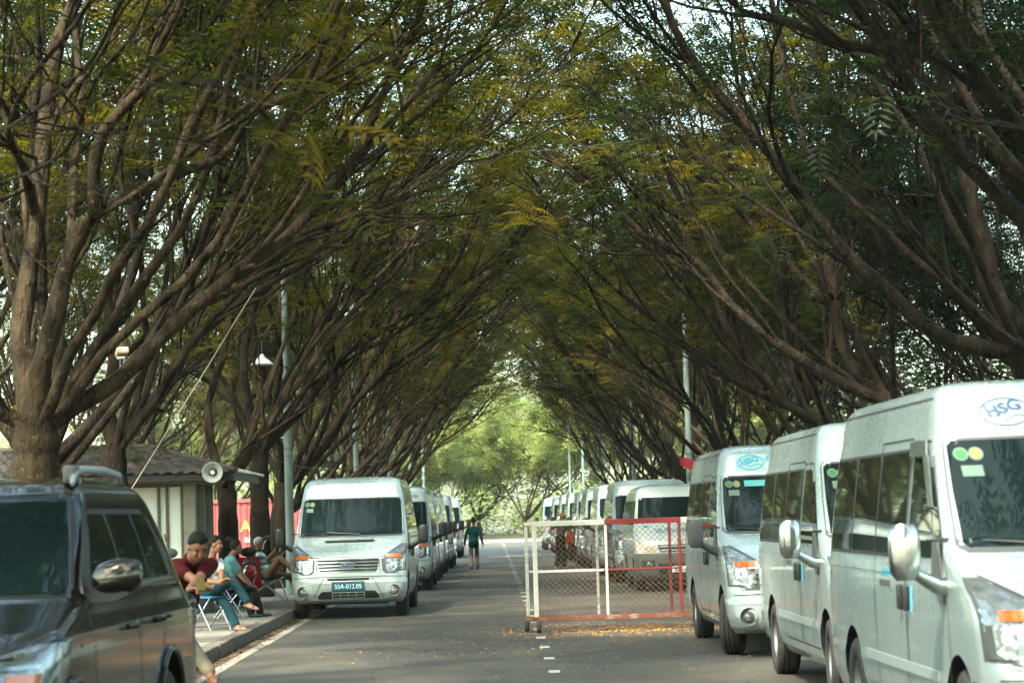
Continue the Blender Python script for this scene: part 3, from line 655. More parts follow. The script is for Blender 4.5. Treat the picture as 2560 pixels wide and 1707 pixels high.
SIDEGLASS = mat('tinted_side_glass', (0.012,0.016,0.010), 0.02, spec=.22)
BLACK = mat('black_plastic', (0.012,0.013,0.013), .45)
GREYP = mat('grey_plastic', (0.05,0.055,0.055), .5)
GAP = mat('panel_gap', (0.02,0.02,0.02), .8)
CHROME = mat('chrome', (0.40,0.44,0.43), .2, metal=1.0)
RUBBER = mat('rubber', (0.014,0.014,0.014), .85, col2=(0.03,0.028,0.025), scale=12, bump=.3, bscale=60)
RIM = mat('steel_rim', (0.26,0.275,0.27), .4, metal=.7, col2=(0.17,0.165,0.15), scale=9)
LAMP = mat('lamp_lens', (0.19,0.215,0.21), .10, metal=.6, coat=1.0, col2=(0.11,0.125,0.12), scale=7, bump=.25, bscale=9)
BOWL = mat('lamp_bowl', (0.30,0.33,0.33), .12, metal=.5, coat=1.0, col2=(0.05,0.055,0.055), scale=16, detail=2, lo=.45, hi=.55)  # light and dark blotches paint the reflections seen in the lamp's lower half
AMBER = mat('amber_lens', (0.36,0.075,0.01), .15, coat=1.0)
WHITE = mat('white_print', (0.48,0.52,0.50), .6)
BLUEP = mat('blue_print', (0.012,0.055,0.13), .5)
TEALP = mat('teal_print', (0.02,0.22,0.30), .5)
PLATE = mat('blue_plate', (0.01,0.075,0.11), .35)
STK_G = mat('sticker_green', (0.02,0.11,0.035), .6); STK_Y = mat('sticker_yellow', (0.16,0.145,0.04), .6); STK_W = mat('sticker_pale', (0.075,0.12,0.10), .6)
TEXTD = mat('dark_lettering', (0.02,0.05,0.06), .6)

def wheel(parent, x, y, z, r, wd, sx, steer=0.0):
    w = bpy.data.objects.new('wheel', None); C.objects.link(w); w.parent = parent; w.location = (x, y, z); w.rotation_euler = (0,0,steer); w.empty_display_size = .1
    return w
def wheel_meshes(r, wd, rr):
    t = MB(); h = wd/2
    t.lathe([(-h*.8, rr), (-h, rr+.02), (-h*.98, r-.03), (-h*.78, r-.006), (-h*.5, r), (-h*.46,r-.012), (-h*.38,r-.012), (-h*.34, r), (-.01,r), (-.005,r-.012), (.005,r-.012), (.01,r), (h*.34,r), (h*.38,r-.012), (h*.46,r-.012), (h*.5,r), (h*.78,r-.006), (h*.98,r-.03), (h,rr+.02), (h*.8,rr)], n=40, closed=False)
    rim = MB(); rim.lathe([(-h*.7,rr+.002), (h*.72,rr+.002), (h*.80,rr-.012), (h*.60,rr-.03), (h*.35,rr*.80), (h*.38,rr*.55), (h*.52,rr*.42), (h*.52,rr*.2), (h*.66,rr*.18), (h*.66,.005)], n=32, closed=False)
    cap = MB(); 
    for k in range(8):
        a = 2*math.pi*k/8; cap.lathe([(h*.36, rr*.09),(h*.42, rr*.085)], (0, math.cos(a)*rr*.68, math.sin(a)*rr*.68), 'x', 10)
    return t.mesh('tyre', RUBBER, True, 50), rim.mesh('rim', RIM, True, 40), cap.mesh('rim_holes', BLACK)
WM = wheel_meshes(.355, .225, .215)
def put_wheels(root, ys, xs, z, M, steer=0.0):
    for k, y in enumerate(ys):
        for s_ in (-1, 1):
            w = wheel(root, s_*xs, y, z, 0, 0, s_, (0 if s_ > 0 else math.pi) + (steer if k == 0 else 0))
            obj('tyre', M[0], w); obj('rim', M[1], w); tag(obj('rim_holes', M[2], w), kind='stuff')

# ------ the high-roof van
TV = Shell(
  T=[(.26,.16),(.32,.06),(.42,.01),(.52,0),(.60,.0),(.64,.03),(.72,.04),(.78,.055),(1.00,.09),(1.06,.13),(1.12,.22),(1.22,.47),(1.32,.76),(1.385,.98),(1.42,1.03),(2.02,1.62),(2.06,1.655),(2.20,1.74),(2.28,1.80),(2.33,1.87),(2.36,1.95),(2.385,2.10),(2.40,2.45)],
  W=[(.26,.88),(.34,.935),(.45,.965),(.60,.98),(.66,.975),(.95,.985),(1.2,.98),(1.40,.965),(1.7,.93),(2.0,.89),(2.2,.855),(2.28,.835),(2.33,.80),(2.36,.765),(2.385,.68),(2.40,.50)],
  RC=[(.26,.22),(.60,.24),(1.0,.26),(1.2,.24),(1.38,.16),(1.5,.11),(2.0,.10),(2.2,.12),(2.33,.18),(2.40,.25)],
  BU=[(.26,.16),(.60,.17),(1.0,.16),(1.2,.18),(1.38,.18),(2.0,.14),(2.2,.10),(2.40,.08)],
  RE=[(.26,5.70),(.5,5.78),(1.0,5.78),(1.4,5.76),(2.0,5.66),(2.3,5.60),(2.36,5.5),(2.40,5.2)], H=2.40)
ZS = sorted(set([round(z,4) for z in list(np.arange(.26,2.40,.045)) + [t[0] for t in TV.T] + [t[0] for t in TV.W] + [2.345,2.37,2.393]]))
TV_BODY = cut_arches(TV.loft(ZS), 'body', SILVER, [(.95,.36),(4.70,.36)], .43, .55, 1.2, BLACK)
def make_van(label, group, loc, rz=0.0, mirror='black', plate=None, logo=False, forehead=None, steer=0.0, stickers=True, strip=False, detail=True, visor=False, curtain=False, side_print=False, red_band=False):
    v = TV; root = thing('passenger_van', label, 'van', loc, rz, group); f = len(make_van.cache) > 0; K = make_van.cache
    def part(name, key, fn, m, parent=None, smooth=True, angle=40):
        if key not in K: b = MB(); fn(b); K[key] = b.mesh(name, m, smooth, angle)
        return obj(name, K[key], parent or root)
    obj('body', TV_BODY, root)
    ws = part('windscreen', 'ws', lambda b: v.fpatch(b, [(1.375,-.845,.845),(1.41,-.875,.875),(1.7,-.865,.865),(1.98,-.84,.84),(2.01,-.81,.81)], .005, 24), GLASS)
    part('windscreen_surround', 'wss', lambda b: v.fpatch(b, [(1.355,-.87,.87),(1.40,-.915,.915),(1.7,-.895,.895),(1.99,-.862,.862),(2.03,-.83,.83)], .002, 24), GREYP)
    for s_ in (-1, 1):
        part('wiper', 'wiper%d' % s_, lambda b: (b.tube([v.F(-.1+s_*.30,1.365,.03), v.F(-.1+s_*.30-.28,1.40,.022), v.F(-.1+s_*.30-.60,1.43,.018)], .009, 6), b.tube([v.F(-.1+s_*.3-.66,1.425,.012), v.F(-.1+s_*.3-.05,1.40,.012)], .007, 4)), BLACK, ws)
        # side glass: front door, quarter light and the long rear windows
        part('door_window', 'dw%d' % s_, lambda b: v.spatch(b, [(1.32,1.62,2.42),(1.42,1.62,2.42),(1.95,1.98,2.42),(1.97,2.06,2.40)], s_), SIDEGLASS)
        part('quarter_light', 'ql%d' % s_, lambda b: v.spatch(b, [(1.24,1.28,1.56),(1.40,1.34,1.56),(1.86,1.78,1.90)], s_), SIDEGLASS)
        for k, (a, c) in enumerate([(2.56,3.62),(3.66,4.62),(4.66,5.56)]):
            part('side_window', 'sw%d%d' % (k, s_), lambda b: v.spatch(b, [(1.33,a+.03,c-.03),(1.37,a,c),(1.92,a,c-.04),(1.97,a+.03,c-.07)], s_), SIDEGLASS)
        part('window_trim', 'wt%d' % s_, lambda b: (v.spatch(b, [(1.305,2.53,5.59),(1.99,2.53,5.53)], s_, .002)), BLACK)
        part('panel_gaps', 'gap%d' % s_, lambda b: (v.sline(b, [(1.18,.50),(1.14,.9),(1.18,1.22),(1.72,1.84),(1.92,2.02),(2.47,2.03),(2.47,.42),(1.45,.42)], s_), v.sline(b, [(2.51,2.05),(2.51,.42),(3.64,.42),(3.64,2.05),(2.51,2.05)], s_),
             v.sline(b, [(2.1,2.285),(5.5,2.285)], s_, .014), v.sline(b, [(1.42,1.2),(5.6,1.2)], s_, .004), v.sline(b, [(.42,.66),(.58,.66)], s_, .008)), GAP, smooth=False)
        part('sill_moulding', 'sill%d' % s_, lambda b: v.spatch(b, [(.60,1.52,4.10),(.66,1.52,4.10)], s_, .010), SILVER_W)
        part('door_handle', 'dh%d' % s_, lambda b: (b.box(v.S(2.37,1.06,s_,.022), (.035,.05,.16), bevel=.012)), BLACK)
        part('door_handle', 'dh2%d' % s_, lambda b: (b.box(v.S(2.60,1.06,s_,.022), (.035,.05,.16), bevel=.012)), BLACK)
        # head lamp: inner edge slants up and out
        hl = part('headlight', 'hl%d' % s_, lambda b: v.fpatch(b, [(.76,.66,.80),(.80,.60,.93),(.98,.585,.945),(1.06,.66,.95),(1.15,.82,.955),(1.20,.91,.95)], .006, 12, s_), LAMP, smooth=False)
        part('headlight_rim', 'hlr%d' % s_, lambda b: v.fpatch(b, [(.74,.63,.83),(.785,.575,.955),(.985,.56,.965),(1.07,.64,.97),(1.165,.80,.972),(1.225,.90,.965)], .002, 12, s_), GREYP, hl)
        part('indicator', 'ind%d' % s_, lambda b: v.fpatch(b, [(1.0,.66,.88),(1.055,.68,.88)], .011, 8, s_), AMBER, hl)
        part('lamp_bowl', 'refl%d' % s_, lambda b: v.fpatch(b, [(.80,.66,.86),(.83,.63,.90),(.97,.63,.905),(.985,.66,.89)], .010, 10, s_), BOWL, hl)
        fl = part('fog_light', 'fog%d' % s_, lambda b: b.lathe([(-.02,.10),(-.012,.095),(.012,.06),(.012,.002)], v.F(s_*.76,.455,.012), 'y', 22, closed=False), GREYP)
        part('fog_lens', 'fogl%d' % s_, lambda b: b.lathe([(-.012,.06),(-.03,.045),(-.035,.002)], v.F(s_*.76,.455,.006), 'y', 20, closed=False), LAMP, fl)
        part('fog_recess', 'fogr%d' % s_, lambda b: v.fpatch(b, [(.35,.66,.80),(.46,.60,.91),(.57,.63,.92)], .003, 8, s_), SILVER_W, fl)
        # mirror: tall housing on a stout arm
        mk = {'black': BLACK, 'chrome': CHROME, 'grey': GREYP}[mirror]
        def mir(b):
            c = v.S(1.10,1.30,s_,.0); h = c + Vector((s_*.27,-.04,.08)); q = []
            for t_, sc in ((0,.55),(.12,.9),(.35,1),(.7,1),(.9,.92),(1,.6)):
                z = -.17 + .32*t_; q.append([h + Vector((s_*.092*sc*math.cos(a), -.02+.055*sc*math.sin(a), z)) for a in [2*math.pi*j/16 for j in range(17)]])
            b.grid(q); b.add(q[0][:-1], [tuple(range(16))]); b.add(q[-1][:-1], [tuple(range(16))])
        mo = part('mirror', 'mir%d%s' % (s_, mirror), mir, mk)
        part('mirror_arm', 'mira%d%s' % (s_, mirror), lambda b: b.tube([v.S(1.20,1.16,s_,-.02), v.S(1.18,1.17,s_,.06), v.S(1.12,1.22,s_,.17), v.S(1.10,1.27,s_,.26)], [.062,.048,.036,.032], 10), mk, mo)
        part('mirror_base', 'mirb%d' % s_, lambda b: v.spatch(b, [(1.06,1.22,1.36),(1.18,1.24,1.55),(1.24,1.28,1.60),(1.42,1.46,1.60)], s_, .012), GREYP, mo)
        part('mirror_glass', 'mirg%d' % s_, lambda b: b.box(v.S(1.10,1.30,s_,.0)+Vector((s_*.27,.012,.075)), (.15,.02,.24), bevel=.008), GLASS, mo)
        part('rear_light', 'rl%d' % s_, lambda b: b.box((s_*.865,5.76,1.15), (.12,.05,.5), bevel=.015), mat('red_lens', (.25,.01,.01), .2))
        if visor: part('window_visor', 'vis%d' % s_, lambda b: (v.spatch(b, [(1.93,1.92,2.47),(2.02,1.98,2.49)], s_, .03), v.spatch(b, [(1.62,1.60,1.72),(1.93,1.88,2.02)], s_, .03)), CHROME)
    # nose: grille, badge, bonnet slot, bumper openings
    gr = part('grille', 'gr', lambda b: v.fpatch(b, [(.775,-.46,.46),(.80,-.475,.475),(.985,-.52,.52),(1.0,-.50,.50)], .004, 16), BLACK)
    part('grille_surround', 'grs', lambda b: [v.fpatch(b, [(z0,-x0,x0),(z1,-x1,x1)], .014, 16) for z0,x0,z1,x1 in ((.775,.465,.792,.472),(.985,.515,1.003,.50))], CHROME, gr)
    for k, z in enumerate((.83,.885,.94)):
        part('grille_bar', 'grb%d' % k, lambda b: v.fpatch(b, [(z-.011,-.485-.02*k,.485+.02*k),(z+.011,-.49-.02*k,.49+.02*k)], .018, 16), CHROME, gr)
    bd = part('badge', 'bd', lambda b: b.add([v.F(0,.885,.032)] + [v.F(.125*math.cos(a),.885+.052*math.sin(a),.030) for a in [2*math.pi*j/28 for j in range(28)]] + [v.F(.13*math.cos(a),.885+.056*math.sin(a),.004) for a in [2*math.pi*j/28 for j in range(28)]],
         [(0,1+j,1+(j+1)%28) for j in range(28)] + [(1+j,29+j,29+(j+1)%28,1+(j+1)%28) for j in range(28)]), CHROME, gr)
    part('badge_field', 'bdf', lambda b: b.add([v.F(0,.885,.0345)] + [v.F(.11*math.cos(a),.885+.040*math.sin(a),.0345) for a in [2*math.pi*j/28 for j in range(28)]], [(0,1+j,1+(j+1)%28) for j in range(28)]), BLUEP, gr)
    if 'ford' not in K:
        me = text_mesh('Ford', .075, shear=.35, bold=True); me.materials.clear(); me.materials.append(CHROME)
        for q in me.vertices: q.co = v.F(q.co.x, .885+q.co.y, .037)
        K['ford'] = me
    obj('badge_lettering', K['ford'], gr)
    part('bonnet_slot', 'bs', lambda b: v.fpatch(b, [(1.265,-.40,.40),(1.285,-.43,.43),(1.305,-.40,.40)], .004, 12), BLACK)
    part('bonnet_gaps', 'bg', lambda b: (v.fline(b, [(-.58,1.02),(0,1.025),(.58,1.02),(.90,1.235)]), v.fline(b, [(-.58,1.02),(-.90,1.235)]), v.fline(b, [(-.9,.685),(-.55,.70),(.55,.70),(.9,.685)]),
         v.fline(b, [(-.60,.31),(-.46,.60),(-.40,.68)], .010), v.fline(b, [(.60,.31),(.46,.60),(.40,.68)], .010), v.fline(b, [(-.55,.735),(-.50,1.02)], .006), v.fline(b, [(.55,.735),(.50,1.02)], .006)), GAP, smooth=False)
    part('upper_intake', 'ui', lambda b: v.fpatch(b, [(.635,-.33,.33),(.66,-.36,.36),(.678,-.34,.34)], .003, 12), BLACK)
    li = part('lower_intake', 'li', lambda b: v.fpatch(b, [(.335,-.50,.50),(.37,-.52,.52),(.45,-.46,.46),(.465,-.43,.43)], .003, 14), BLACK)
    part('intake_bars', 'lib', lambda b: ([v.fpatch(b, [(z-.006,-.27,.27),(z+.006,-.27,.27)], .012, 8) for z in (.355,.40,.445)], [v.fpatch(b, [(.35,x-.006,x+.006),(.45,x-.006,x+.006)], .013, 1) for x in (-.27,-.135,0,.135,.27)]), SILVER, li, smooth=False)
    part('bumper_step', 'bst', lambda b: v.fpatch(b, [(.285,-.62,.62),(.325,-.60,.60)], .012, 14), SILVER_W)
    part('underbody', 'ub', lambda b: (b.box((0,3.0,.30), (1.3,4.6,.16), bevel=.03), b.tube([(-.75,.95,.30),(.75,.95,.30)], .05, 8), b.tube([(-.75,4.7,.34),(.75,4.7,.34)], .07, 8)), BLACK)
    part('roof_aerial', 'ra', lambda b: b.tube([(.35,2.35,2.39),(.35,2.40,2.46)], .012, 6), BLACK)
    if stickers:
        def disc(b, x, z, r, off):
            b.add([v.F(x,z,off)] + [v.F(x+r*math.cos(a), z+r*.95*math.sin(a), off) for a in [2*math.pi*j/20 for j in range(20)]], [(0,1+j,1+(j+1)%20) for j in range(20)])
        for k, (x, m2) in enumerate(((-.775,STK_G),(-.69,STK_Y))):
            st = part('sticker', 'st%d' % k, lambda b: disc(b, x, 1.925, .043, .0075), STK_W, ws)
            part('sticker_print', 'stp%d' % k, lambda b: disc(b, x, 1.925, .031, .009), m2, ws)
        part('sticker', 'st3', lambda b: v.fpatch(b, [(1.79,-.79,-.67),(1.855,-.79,-.67)], .0075, 4), STK_W, ws)
    if strip: b = MB(); v.fpatch(b, [(1.895,-.60,-.36),(1.965,-.60,-.36)], .0075, 4); b.build('permit_sticker', mat('permit_cyan', (.06,.26,.26), .6), ws)
    if plate:
        p_ = part('number_plate', 'pl', lambda b: v.fpatch(b, [(.475,-.26,.26),(.605,-.26,.26)], .022, 4, depth=.03), PLATE)
        part('plate_frame', 'plf', lambda b: v.fpatch(b, [(.465,-.275,.275),(.615,-.275,.275)], .016, 4, depth=.03), GREYP, p_)
        lettering(plate, .105, mat('plate_lettering', (.55,.72,.72), .5), p_, lambda x, y: v.F(x, .54+y, .0245), name='plate_lettering', xs=.92)
    else:
        part('number_plate', 'plb', lambda b: v.fpatch(b, [(.475,-.26,.26),(.605,-.26,.26)], .022, 4, depth=.03), PLATE)
    if logo:                                   # white sign on the forehead: ring, wing-like letters, open book
        cx, cz = logo; LP = BLUEP if visor else TEALP
        sg = part('logo_sign', 'lg', lambda b: v.fpatch(b, [(cz-.10,cx-.18,cx+.18),(cz+.10,cx-.18,cx+.18)], .004, 6), mat('logo_ground_white', (.62,.68,.66), .6) if visor else mat('logo_ground_pale', (.22,.33,.35), .6)) if visor else (MB_logo(v, cx, cz, root))
        def ring(b):
            P = [[v.F(cx+(.15+d)*math.cos(a), cz+(.083+d)*math.sin(a), .008) for a in [2*math.pi*j/40 for j in range(41)]] for d in (-.007,.007)]; b.grid(P)
        def book(b):
            for q in (-1, 1):
                P = [[v.F(cx+q*t*.125, cz-.055+.035*math.sin(t*2.6)+d, .008) for t in [j/10 for j in range(11)]] for d in (-.006,.006)]; b.grid(P)
        o1 = MB(); ring(o1); book(o1); o1.build('logo_ring', LP, sg)
        lettering('HSG', .105, LP, sg, lambda x, y: v.F(cx+x*1.05, cz+.022+y*.9+.02*math.sin(x*16), .009), name='logo_lettering', shear=-.35, bold=.05)
    if forehead:
        for k, (tx, x0, z0, sz) in enumerate(forehead): lettering(tx, sz, TEXTD if not logo else TEALP, root, lambda x, y: v.F(x0+x, z0+y, .006), name='forehead_lettering', bold=True)
    if side_print:
        for k, (z0, n_) in enumerate(((1.20,3),(1.13,4))):
            b = MB()
            for j in range(n_): v.spatch(b, [(z0-.022, 3.05+j*.1, 3.13+j*.1),(z0+.022, 3.05+j*.1, 3.13+j*.1)], -1, .003, 1)
            tag(b.build('door_print', TEALP if k == 0 else GREYP, root), kind='stuff')
        b = MB(); v.spatch(b, [(.98,2.30,2.335),(1.14,2.30,2.335)], -1, .003, 1); b.build('door_sticker', mat('cyan_sticker', (.05,.42,.60), .5), root)
    if red_band:
        b = MB(); v.spatch(b, [(1.315,2.6,5.5),(1.36,2.6,5.5)], -1, .007, 4); b.build('window_band', mat('dull_red', (.22,.03,.03), .6), root)
    if curtain:
        pass
    put_wheels(root, (.95,4.70), .855, .355, WM, steer)
    return root
def MB_logo(v, cx, cz, root):
    b = MB(); v.fpatch(b, [(cz-.10,cx-.18,cx+.18),(cz+.10,cx-.18,cx+.18)], .004, 6); return b.build('logo_sign', mat('logo_ground_pale', (.22,.33,.35), .6), root)
make_van.cache = {}
def van_at(axle_y, x_centre): return (x_centre, axle_y-.95, 0.0)
RG, LG = 'silver vans parked along the right kerb', 'silver vans parked along the left kerb'
make_van('nearest silver van on the right with white oval logo sign and chrome mirrors', RG, van_at(13.7, 3.59), R(.6), 'chrome', None, (-.47,2.175), visor=True, side_print=True, steer=R(-4))
make_van('second silver van on the right with chrome mirror, squeezed between two others', RG, van_at(20.4, 3.76), R(.3), 'chrome', None, None, side_print=True, steer=R(-3))
make_van('third silver van on the right with pale blue logo and front wheel turned out', RG, van_at(27.6, 3.56), R(.2), 'grey', None, (-.5,2.175), [('Đ', -.29, 2.21, .10)], steer=R(-14), red_band=True, strip=True)
make_van('front silver van of the left row with plate 50A 012.05', LG, van_at(41.6, -2.44), R(-.4), 'black', '50A-012.05', steer=R(2))
make_van('silver van with dark lettering above its windscreen, second in the left row', LG, van_at(55.6, -2.38), R(-.3), 'black', None, None, [('HỒ CHÍ MINH', .28, 2.26, .075), ('NĂNG KHIẾU.CS2', .28, 2.155, .095)])
for i, (y, x) in enumerate([(63.2,-2.38),(70.4,-2.36),(78.0,-2.24),(98.0,-2.20)]):
    make_van('%s silver van from the front in the left row' % ORD[i+2], LG, van_at(y, x), R(-.2), 'black', stickers=False)
for i, (y, x) in enumerate([(56.6,3.78),(63.6,3.72),(70.6,3.68),(77.6,3.66),(84.8,3.60),(92.2,3.54),(101.0,3.48),(112.5,3.32)]):
    make_van('silver van %s behind the barrier and minibus on the right' % ['directly','second','third','fourth','fifth','sixth','seventh','farthest'][i], RG, van_at(y, x), R(.1), 'black' if i % 2 else 'chrome', stickers=False, logo=((0,2.185) if i == 6 else None))

# ------ the white minibus behind the barrier
HV = Shell(
  T=[(.25,.10),(.33,.03),(.45,0),(.72,.01),(.78,.03),(.95,.06),(1.04,.10),(1.12,.17),(1.25,.34),(1.40,.52),(1.45,.57),(1.90,.98),(1.95,1.03),(2.05,1.16),(2.13,1.32),(2.17,1.50),(2.19,1.8),(2.20,2.2)],
  W=[(.25,.82),(.40,.88),(.7,.905),(1.1,.905),(1.4,.885),(1.9,.80),(2.05,.755),(2.13,.70),(2.17,.62),(2.20,.42)],
  RC=[(.25,.16),(.7,.18),(1.1,.2),(1.4,.14),(2.0,.12),(2.2,.2)], BU=[(.25,.12),(.9,.12),(1.4,.14),(2.0,.10),(2.2,.06)],
  RE=[(.25,4.95),(1.0,5.0),(1.5,4.98),(2.1,4.85),(2.2,4.6)], H=2.2)
def make_minibus(loc):
    v = HV; root = thing('minibus', 'white minibus with grey bumper and blue lettering behind the barrier', 'minibus', loc)
    zs = sorted(set([round(z,4) for z in list(np.arange(.25,2.20,.045)) + [t[0] for t in v.T] + [2.19]]))
    wp = paint('white_van_paint', (0.33,0.385,0.365), metal=.1, rough=.3)
    obj('body', cut_arches(v.loft(zs), 'body', wp, [(.98,.34),(3.55,.34)], .39, .5, 1.1, BLACK), root)
    def part(name, fn, m, parent=None, smooth=True): b = MB(); fn(b); return b.build(name, m, parent or root, smooth, 40)
    ws = part('windscreen', lambda b: v.fpatch(b, [(1.43,-.76,.76),(1.47,-.79,.79),(1.88,-.745,.745),(1.92,-.71,.71)], .005, 18), GLASS)
    part('bumper', lambda b: v.fpatch(b, [(.27,-.80,.80),(.40,-.868,.868),(.72,-.895,.895),(.775,-.88,.88)], .02, 24, depth=.05), mat('grey_bumper', (.055,.065,.065), .5))
    gl = part('grille', lambda b: v.fpatch(b, [(.80,-.40,.40),(.95,-.44,.44)], .006, 12), BLACK)
    for z in (.835,.915): part('grille_bar', lambda b: v.fpatch(b, [(z-.018,-.40,.40),(z+.018,-.41,.41)], .016, 12), CHROME, gl)
    em = MB()
    for rx, rz, cz in ((.075,.05,1.0),(.03,.048,1.0),(.05,.022,1.022)):
        em.grid([[v.F(.0+(rx+d)*math.cos(a), cz+(rz+d)*math.sin(a), .014) for a in [2*math.pi*j/28 for j in range(29)]] for d in (-.006,.006)])
    tag(em.build('emblem', CHROME, root), kind='stuff')
    part('lower_intake', lambda b: v.fpatch(b, [(.36,-.42,.42),(.58,-.45,.45)], .024, 10), BLACK)
    for s_ in (-1, 1):
        hl = part('headlight', lambda b: v.fpatch(b, [(.80,.48,.865),(.88,.46,.885),(1.0,.56,.885),(1.03,.66,.87)], .006, 10, s_), mat('warm_lamp', (.62,.50,.36), .12, metal=.2, coat=1.0, col2=(.30,.25,.2), scale=14))
        part('fog_light', lambda b: b.lathe([(-.02,.05),(-.03,.03),(-.03,.002)], v.F(s_*.62,.56,.02), 'y', 18, closed=False), LAMP)
        part('fog_recess', lambda b: v.fpatch(b, [(.48,.50,.75),(.64,.50,.78)], .023, 6, s_), BLACK)
        mi = part('mirror', lambda b: b.box(v.S(.72,1.48,s_,.15), (.16,.09,.24), bevel=.04), GREYP)
        part('mirror_arm', lambda b: b.tube([v.S(.82,1.38,s_,-.02), v.S(.74,1.40,s_,.12)], .022, 8), BLACK, mi)
        for a, c in ((.98,1.75),(1.85,2.9),(2.95,3.95),(4.0,4.85)):
            part('side_window', lambda b: v.spatch(b, [(1.36,a if a > 1.1 else .72,c),(1.86,a+.06 if a > 1.1 else 1.10,c-.03)], s_), SIDEGLASS)
    lettering('TRƯỜNG PHỔ THÔNG', .115, mat('blue_lettering', (.01,.12,.20), .5), root, lambda x, y: v.F(x+.12, 1.225+y, .006), bold=True)
    b = MB(); v.fpatch(b, [(1.30,-.70,-.58),(1.34,-.70,-.58)], .004, 3); b.build('door_sticker', TEALP, root)
    pl_ = part('number_plate', lambda b: v.fpatch(b, [(.395,-.235,.235),(.505,-.235,.235)], .034, 4, depth=.03), WHITE)
    lettering('50M 0', .09, TEXTD, pl_, lambda x, y: v.F(x, .45+y, .037), name='plate_lettering')
    put_wheels(root, (.98,3.55), .775, .33, wheel_meshes(.33, .20, .20))
make_minibus((3.80, 49.4, 0))

# ------ the dark sport utility car
CV = Shell(
  T=[(.28,.22),(.34,.10),(.45,.03),(.62,0),(.78,.01),(.90,.05),(.98,.12),(1.04,.24),(1.08,.45),(1.13,.85),(1.17,1.15),(1.20,1.36),(1.22,1.44),(1.73,2.14),(1.755,2.19),(1.80,2.36),(1.83,2.62),(1.85,3.0),(1.86,3.3)],
  W=[(.28,.82),(.40,.90),(.55,.925),(.75,.935),(.95,.93),(1.05,.915),(1.12,.885),(1.18,.865),(1.22,.85),(1.5,.775),(1.70,.705),(1.76,.675),(1.80,.635),(1.83,.575),(1.85,.48),(1.86,.36)],
  RC=[(.28,.22),(.6,.30),(.9,.32),(1.05,.34),(1.15,.25),(1.22,.12),(1.7,.10),(1.86,.2)], BU=[(.28,.30),(.6,.36),(.9,.36),(1.08,.28),(1.2,.22),(1.7,.14),(1.86,.08)],
  RE=[(.28,4.70),(.6,4.78),(1.0,4.76),(1.2,4.70),(1.5,4.52),(1.7,4.36),(1.8,4.22),(1.86,3.9)], H=1.86)
